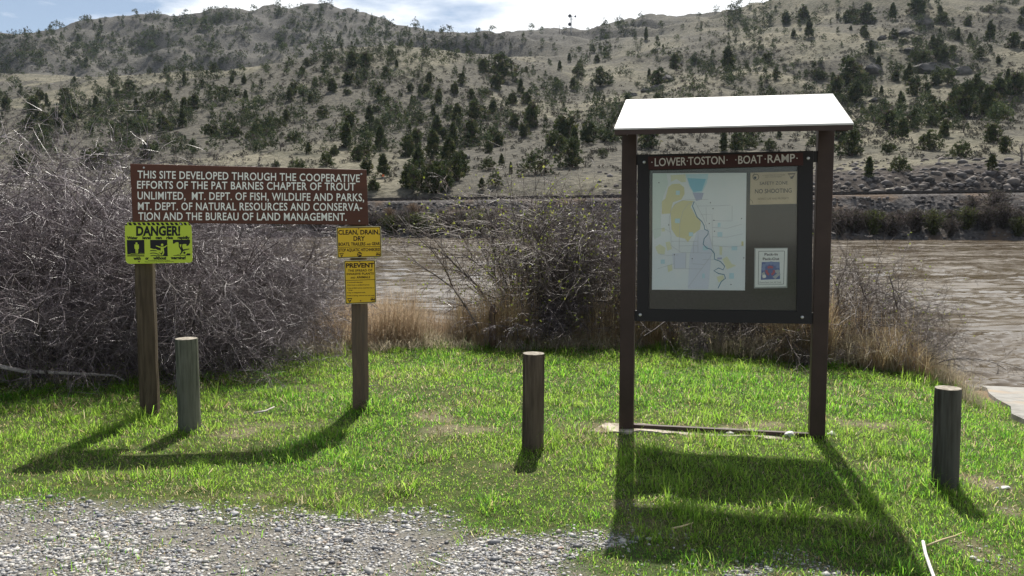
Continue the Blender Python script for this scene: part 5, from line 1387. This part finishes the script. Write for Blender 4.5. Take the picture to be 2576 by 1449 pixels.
# a few larger single stones
M_peb = mat('pebble_grey', (.3, .3, .31, 1), .6, .35); add_noise(M_peb, (.24, .24, .25, 1), (.36, .36, .37, 1), 9, 6)
M_pebr = mat('pebble_reddish', (.32, .22, .17, 1), .6, .35); M_pebw = mat('pebble_white', (.6, .59, .56, 1), .6, .35); add_noise(M_pebw, (.5, .49, .46, 1), (.66, .65, .62, 1), 9, 6)
for px, py, w, m, lb in ((592, 1303, 26, M_peb, 'blue-grey cobble at the gravel\'s grassy edge, biggest stone on the left'), (1408, 1370, 22, M_pebr, 'reddish stone lying in the gravel left of the kiosk shadow'), (2530, 1218, 26, M_pebw, 'white stone on bare dirt right of the right-hand bollard'), (1990, 1106, 40, M_pebw, 'pale lump of old concrete in front of the kiosk\'s right post'), (1838, 1099, 26, M_pebw, 'pale flat stone under the middle of the kiosk panel'), (2090, 1106, 30, M_pebw, 'pale stone just right of the kiosk\'s right post')):
    x_, y_ = on_ground(px, py); me = rock_mesh(int(px), 3, .15); me.polygons.foreach_set('use_smooth', [True] * len(me.polygons)); o = link('stone', me, None, m); k = y_ / F * w
    o.location = (x_, y_, float(ground_h(x_, y_)) + k * .12); o.scale = (k, k * .7, k * .5); o.rotation_euler.z = random.uniform(-.4, .4); tag(o, lb, 'stone')

# ------------------------------------------------------------------ bare shrubs
def grow(g, P, D, L, RAD, m=6, wander=.22, droop=0.0, lift=0.0):
    n = len(P); pts = [P]; d = D.copy(); p = P.copy(); st = (L / (m - 1))[:, None]
    for i in range(1, m):
        d = unit(d + wander * g.normal(size=(n, 3)) + np.array([0, 0, lift - droop * i / m]))
        p = p + d * st; pts.append(p)
    path = np.stack(pts, 1)
    rad = RAD[:, None] * np.linspace(1, .35, m)[None]
    return path, rad
def sprout(g, path, rad, k, spread, lmin, lmax, rk, tmin=.15, up=0.0):
    n, m, _ = path.shape
    idx = np.repeat(np.arange(n), k); t = g.uniform(tmin, 1, n * k) * (m - 1) * .999; i = t.astype(int); f = (t - i)[:, None]
    P = path[idx, i] * (1 - f) + path[idx, i + 1] * f
    tan = unit(path[idx, i + 1] - path[idx, i])
    D = unit(tan + spread * g.normal(size=(n * k, 3)) + np.array([0, 0, up]))
    L = g.uniform(lmin, lmax, n * k); RA = rad[idx, i] * g.uniform(.5, .8, n * k) * rk
    return P, D, L, RA
def tubes(path, rad, sides=3):
    n, m, _ = path.shape
    tan = np.empty_like(path); tan[:, 1:-1] = path[:, 2:] - path[:, :-2]; tan[:, 0] = path[:, 1] - path[:, 0]; tan[:, -1] = path[:, -1] - path[:, -2]
    tan = unit(tan); ref = np.array([.31, .77, .55]); a = unit(np.cross(tan, ref)); b = np.cross(tan, a)
    an = np.arange(sides) * 2 * math.pi / sides
    V = path[:, :, None] + (a[:, :, None] * np.cos(an)[None, None, :, None] + b[:, :, None] * np.sin(an)[None, None, :, None]) * rad[:, :, None, None]
    base = (np.arange(n) * m * sides)[:, None, None] + (np.arange(m - 1) * sides)[None, :, None]
    s = np.arange(sides)[None, None]; s2 = (s + 1) % sides
    Fc = np.stack([base + s, base + s2, base + s2 + sides, base + s + sides], -1).reshape(-1, 4)
    return V.reshape(-1, 3), Fc
def join(parts):
    V = []; Fs = []; o_ = 0
    for v, f in parts: V.append(v); Fs.append(f + o_); o_ += len(v)
    return np.concatenate(V), np.concatenate(Fs)
M_stem = mat('shrub_stem', (.13, .10, .09, 1), .6, .35); add_noise(M_stem, (.055, .043, .038, 1), (.15, .125, .115, 1), 12, 4)
M_twig = mat('shrub_twig', (.20, .165, .165, 1), .35, .7); add_noise(M_twig, (.070, .052, .055, 1), (.37, .31, .325, 1), 4.5, 5, lo=.44, hi=.66)  # pale noise patches stand in for sunlit highlights on the twigs
M_twig_w = mat('shrub_twig_brown', (.2, .15, .12, 1), .5, .45); add_noise(M_twig_w, (.075, .058, .049, 1), (.27, .215, .185, 1), 4.5, 5, lo=.42, hi=.66)
M_bud = tint_mat('leaf_bud', .6, .3, .5)
def shrub_meshes(seed, nst, height, radius, k1, k2, k3, arch, twigm, buds=0, rscale=1.0, upright=1.0):
    g = np.random.default_rng(seed)
    a = g.uniform(0, 6.28, nst); r0 = g.uniform(0, .3, nst) * radius
    P = np.stack([np.cos(a) * r0, np.sin(a) * r0, np.full(nst, -.05)], 1)
    tilt = g.uniform(.1, 1.0, nst) * radius / height / upright
    D = unit(np.stack([np.cos(a) * tilt, np.sin(a) * tilt, np.ones(nst)], 1))
    p0, q0 = grow(g, P, D, g.uniform(.75, 1.1, nst) * height, g.uniform(.009, .021, nst) * rscale, 9, .16, arch * .35)
    P, D, L, RA = sprout(g, p0, q0, k1, .75, .30 * height, .62 * height, .9, .12); p1, q1 = grow(g, P, D, L, np.clip(RA, .0045, .02), 7, .15, arch * .5)
    P, D, L, RA = sprout(g, p1, q1, k2, .8, .16 * height, .36 * height, .9, .1); p2, q2 = grow(g, P, D, L, np.clip(RA, .0030, .01), 6, .17, arch * .4)
    P, D, L, RA = sprout(g, p2, q2, k3, .9, .06 * height, .17 * height, .9, .1); p3, q3 = grow(g, P, D, L, np.clip(RA, .0021, .005), 4, .2, 0)
    for pth in (p0, p1, p2, p3): pth[..., 2] = np.maximum(pth[..., 2], .01 + .03 * g.random(pth.shape[:2]))
    V, Fc = join([tubes(p0, q0, 6), tubes(p1, q1, 4)]); sm = fast_mesh('stems', V, Fc, smooth=True); sm.materials.append(M_stem)
    V, Fc = join([tubes(p2, q2, 3), tubes(p3, q3, 3)]); tm = fast_mesh('twigs', V, Fc, smooth=True); tm.materials.append(twigm)
    bm2 = None
    if buds:
        cand = np.concatenate([p3[:, 1:].reshape(-1, 3), p2[:, 3:].reshape(-1, 3)]); rr = np.linalg.norm(cand[:, :2], axis=1) / radius + cand[:, 2] / height
        cand = cand[(rr > .62) & (g.random(len(cand)) < .9)]; cand = cand[g.choice(len(cand), min(buds, len(cand)), False)]; n = len(cand)
        d = unit(g.normal(size=(n, 3)) + [0, 0, .6]); s = unit(np.cross(d, g.normal(size=(n, 3)))); ln = g.uniform(.018, .042, (n, 1)); 
        V = np.stack([cand, cand + d * ln * .5 + s * ln * .4, cand + d * ln, cand + d * ln * .5 - s * ln * .4], 1).reshape(-1, 3)
        T = np.array([(.26, .30, .05), (.20, .25, .04), (.32, .33, .08)])[g.integers(3, size=n)]
        bm2 = fast_mesh('leaves', V, np.arange(4 * n).reshape(-1, 4), np.repeat(T, 4, 0)); bm2.materials.append(M_bud)
    return sm, tm, bm2
def place_shrub(meshes, x, y, s, rz, label, cat, group, sz=None, dz=0):
    o = empty('bare_shrub', (x, y, float(ground_h(x, y)) + dz), rz); o.scale = (s, s, sz or s); tag(o, label, cat, group)
    for nm, me in zip(('stems', 'twigs', 'leaves'), meshes):
        if me: link(nm, me, o)
    return o
TH = [shrub_meshes(300 + i, 18, 2.0, 1.3, 8, 7, 4, .55, M_twig) for i in range(4)]
GT = 'bare shrubs in the left thicket'
for i, (x, y, s, sz) in enumerate([(-5.9, 9.0, 1.15, 1.32), (-4.9, 8.75, 1.05, 1.25), (-3.9, 8.8, 1.0, .95), (-3.2, 9.0, .92, .82), (-3.2, 9.8, .8, .74), (-5.5, 10.4, 1.25, 1.42), (-4.3, 10.3, 1.1, 1.2), (-3.3, 10.6, 1.0, .92), (-6.9, 9.6, 1.2, 1.25), (-3.5, 11.2, .9, .8), (-4.4, 8.2, .7, .6), (-5.5, 8.2, .75, .68), (-3.4, 8.35, .66, .52), (-2.95, 8.85, .58, .46), (-7.6, 8.6, 1.0, 1.0), (-6.4, 11.4, 1.3, 1.35), (-4.9, 9.6, 1.1, 1.15), (-3.9, 9.6, 1.0, 1.0)]):
    front = y < 8.6
    lb = 'bare grey shrub in the tangled thicket behind the brown site sign' if not front else 'low bare shrub at the grassy front edge of the left thicket'
    if x < -5.3 and not front: lb = 'tall bare shrub at the left edge, its twigs reaching above the brown board'
    if x > -3.0 and y > 9.3: lb = 'small bare shrub at the right end of the thicket, behind the right sign post'
    place_shrub(TH[i % 4], x, y, s, i * 1.9, lb, 'shrub', GT, sz)
cs = shrub_meshes(330, 26, 1.75, .80, 9, 7, 3, .35, M_twig_w, 2300, 1.0, 1.15)
place_shrub(cs, .30, 11.0, 1.02, .4, 'big leafing shrub on the bank in the middle, grey twigs dotted with yellow-green buds', 'shrub', 'leafing shrubs on the bank', 1.06)
cs2 = shrub_meshes(331, 18, 1.6, .8, 9, 7, 4, .3, M_twig, 500, 1.0, 1.3)
place_shrub(cs2, 0.62, 11.35, .95, 4.0, 'dense bare shrub in the heart of the bank clump, behind the leafing one', 'shrub', 'leafing shrubs on the bank', .92)
place_shrub(cs2, 1.05, 11.3, .85, 2.2, 'dense upright shrub just left of the kiosk\'s left post', 'shrub', 'leafing shrubs on the bank', .98)
cs3 = shrub_meshes(332, 16, 1.2, 1.0, 9, 7, 4, .6, M_twig)
place_shrub(cs3, .15, 10.95, .85, 1.2, 'low dark tangle at the foot of the big leafing shrub', 'shrub', 'leafing shrubs on the bank', .62)
RS = [shrub_meshes(340 + i, 15, 1.5, 1.0, 8, 7, 4, .55, M_twig_w, 600 if i == 0 else 0) for i in range(2)]
for i, (x, y, s, sz) in enumerate([(1.95, 10.7, .9, 1.0), (2.5, 10.5, .95, .95), (3.1, 10.3, .95, .95), (3.6, 9.95, .9, .85), (4.05, 9.6, .8, .65), (4.35, 9.1, .55, .42), (2.8, 11.4, 1.0, 1.15), (2.1, 11.6, 1.0, 1.2), (3.9, 10.6, .9, .8), (3.35, 9.4, .5, .4), (2.3, 9.9, .5, .4)]):
    lb = ['bare brown shrub seen under the kiosk panel', 'bare brown shrub behind the kiosk\'s right post', 'sprawling shrub right of the kiosk, hanging over the water', 'low dry shrub at the right end of the bank, near the ramp'][0 if x < 2.4 else 1 if x < 3.0 else 2 if x < 3.95 else 3]
    place_shrub(RS[i % 2], x, y, s, i * 2.3, lb, 'shrub', 'bare shrubs behind the kiosk', sz)

# leaning sapling left of the middle shrub, dead branch in the thicket, stake
def limb(mb, pts, r0, r1, sides=6, m=0):
    n = len(pts); mb.tube(pts, [r0 + (r1 - r0) * i / (n - 1) for i in range(n)], sides, m)
def bank_pt(px, py, y): r_ = ray(px, py); t = y / r_[1]; return Vector((r_[0] * t, y, CAM_H + r_[2] * t))
bx = bank_pt(1212, 862, 10.55)
sap = empty('leaning_sapling', (bx.x, bx.y, float(ground_h(bx.x, bx.y)))); tag(sap, 'thin bare sapling leaning left over the water from the middle shrub', 'sapling')
def relp(p, o): return tuple(p - o.location)
def rp(l, y0=10.55, y1=10.2): return [relp(bank_pt(a, b, y0 + (y1 - y0) * i / max(1, len(l) - 1)), sap) for i, (a, b) in enumerate(l)]
mb = MB(); limb(mb, [(0, 0, -.05)] + rp([(1200, 820), (1172, 772), (1140, 725), (1098, 694), (1050, 662), (985, 622)]), .017, .004)
limb(mb, rp([(1140, 725), (1118, 672), (1085, 628), (1035, 585), (1000, 540)]), .010, .003); limb(mb, rp([(1118, 672), (1092, 630), (1050, 590), (1012, 545)]), .006, .002); mb.build('stems', M_twig_w, sap)
mb = MB()
for l_ in ([(1098, 694), (1060, 672), (1020, 650), (960, 622)], [(1098, 694), (1050, 690), (1000, 668)], [(1085, 628), (1080, 590), (1068, 530)], [(1140, 725), (1128, 690), (1118, 640), (1108, 600)], [(1050, 662), (1020, 630), (1010, 600)], [(1172, 772), (1130, 760), (1080, 735)], [(1035, 585), (1030, 560), (1022, 520)], [(1118, 672), (1110, 620), (1112, 575)]):
    limb(mb, rp(l_), .005, .0018, 4)
mb.build('twigs', M_twig, sap)
mb = MB(); pts = [bank_pt(a, b, yy) for a, b, yy in ((-60, 895, 7.7), (0, 922, 7.75), (60, 934, 7.8), (150, 938, 7.85), (240, 942, 7.95), (290, 945, 8.05), (345, 975, 8.0))]
mb.tube([tuple(p - pts[0]) for p in pts], [.022, .021, .02, .017, .013, .01, .006], 7)
M_pale = mat('bleached_branch', (.42, .38, .35, 1), .5, .4); add_noise(M_pale, (.34, .30, .27, 1), (.5, .46, .43, 1), 14, 5)
o = mb.build('bare_branch', M_pale); o.location = pts[0]; tag(o, 'thick bleached branch arching low across the thicket at the left edge', 'branch')
b0 = bank_pt(1237, 862, 10.4); zg = float(ground_h(b0.x, b0.y)); mb = MB()
mb.tube([(0, 0, -.1), (.01, 0, .2), (0, 0, .42), (.02, 0, .55)], [.045, .042, .038, .03], 9); mb.tube([(0, 0, .40), (.05, -.03, .47)], [.03, .022], 7)
o = mb.build('tree_stump', wood_mat('stump_wood', (.10, .065, .045, 1), (.18, .12, .085, 1), (.07, .05, .04, 1))); o.location = (b0.x, b0.y, zg); tag(o, 'thin brown cut-off trunk standing in dry grass in the middle shrub', 'stump')

# ------------------------------------------------------------------ dry grass along the bank
def dry(n, seed, xr, y_off, hmin, hmax, cols_, lean0, spread=.7, mask=True):
    gg = np.random.default_rng(seed); x = gg.uniform(*xr, n); y = bank_edge(x) + gg.uniform(*y_off, n)
    cl = fbm(x * 2.1, y * 2.1, 3, seed); k = gg.random(n) < sstep(.3, .55, cl) if mask else np.ones(n, bool)
    x, y, cl = x[k], y[k], cl[k]; n = len(x)
    H = gg.uniform(hmin, hmax, n) * (.6 + .8 * sstep(.35, .7, cl)); W = gg.uniform(.003, .0065, n)
    T = np.array(cols_)[gg.integers(len(cols_), size=n)] * gg.uniform(.7, 1.2, (n, 1))
    return np.stack([x, y, ground_h(x, y) - .01], 1), H, W, T, np.clip(gg.normal(lean0, .35, n), .05, 1.5)
TAN = [(.54, .42, .24), (.46, .34, .19), (.62, .51, .33), (.38, .26, .15)]
RED = [(.46, .35, .23), (.38, .28, .185), (.54, .42, .29), (.60, .49, .35)]
PALE = [(.64, .56, .41), (.56, .48, .33), (.50, .44, .29)]
sets = [dry(17000, 401, (-2.4, -.55), (-.1, 1.3), .38, .74, RED, .5), dry(12000, 402, (-.7, 2.0), (-.2, .8), .4, .85, TAN, .38), dry(5000, 403, (-2.5, 1.9), (-.45, .2), .14, .34, PALE, 1.0),
        dry(7000, 404, (2.0, 4.9), (-.75, .3), .2, .5, PALE, .6), dry(3200, 405, (2.95, 3.45), (-.75, -.1), .5, .85, TAN, .42, mask=False), dry(2600, 406, (3.7, 4.3), (-.75, -.1), .4, .72, TAN, .5, mask=False), dry(3000, 407, (-2.6, -2.0), (-.3, .8), .25, .5, PALE, .6), dry(3500, 408, (4.1, 4.9), (-.3, .6), .1, .3, RED, .9), dry(2500, 409, (-7, -2.4), (-1.2, -.4), .1, .28, PALE, 1.0)]
P, H, W, T, Ln = (np.concatenate(z) for z in zip(*sets))
k = ramp_side(P[:, 0], P[:, 1]) < -.05; P, H, W, T, Ln = P[k], H[k], W[k], T[k], Ln[k]
M_dry = tint_mat('dry_grass_stems', .6, .3, .5)
o = link('dry_grass', blades('dry_grass', P, H, W, T, Ln, 410, M_dry), None, M_dry); tag(o, 'tall dead tan grass along the top of the river bank', 'dry grass', kind='stuff')

# ------------------------------------------------------------------ sticks lying about
def stick(pts, r0, r1, m, label, cat='stick'):
    W_ = []
    for px, py in pts:
        x_, y_ = on_ground(px, py, .035); W_.append(Vector((x_, y_, float(ground_h(x_, y_)) + .035)))
    mb = MB(); n = len(W_); mb.tube([tuple(p - W_[0]) for p in W_], [r0 + (r1 - r0) * i / (n - 1) for i in range(n)], 7)
    o = mb.build('stick', m); o.location = W_[0]; tag(o, label, cat); return o
M_bleach = mat('bleached_stick', (.66, .63, .60, 1), .5, .4)
M_straw = mat('straw_stalk', (.50, .40, .22, 1), .5, .4)
stick([(2322, 1362), (2328, 1390), (2340, 1420), (2352, 1450), (2368, 1490)], .0075, .008, M_bleach, 'white bleached stick on the grass at the bottom right')
stick([(2332, 1372), (2370, 1357), (2402, 1346), (2420, 1337)], .0055, .002, M_straw, 'straw-coloured stalk lying against the white stick at bottom right')
stick([(1690, 1322), (1715, 1317), (1742, 1309)], .006, .004, M_straw, 'short pale stick lying in the kiosk\'s shadow')
stick([(915, 975), (932, 972), (952, 969)], .006, .003, M_stem, 'short dark twig beside the right sign post')
stick([(640, 1036), (668, 1030), (690, 1022)], .009, .006, M_pale, 'pale splintered stick at the thicket\'s edge between the sign posts')
stick([(1080, 1391), (1098, 1398), (1118, 1405)], .006, .004, M_bleach, 'short pale stick in the gravel near the bottom centre')

# ------------------------------------------------------------------ thin spring haze over the valley
mb = MB(); mb.box(-1400, 1400, -60, 1500, -4, 330)
M_haze = bpy.data.materials.new('haze_air'); M_haze.use_nodes = True
n, l = M_haze.node_tree.nodes, M_haze.node_tree.links
n.remove(n['Principled BSDF']); pv = n.new('ShaderNodeVolumePrincipled')
pv.inputs['Color'].default_value = (.70, .82, 1.0, 1); pv.inputs['Density'].default_value = 0.00005; pv.inputs['Anisotropy'].default_value = 0.2
l.new(pv.outputs[0], n['Material Output'].inputs['Volume'])
tag(mb.build('haze', M_haze), 'faint bluish haze filling the valley air', 'haze', kind='stuff')
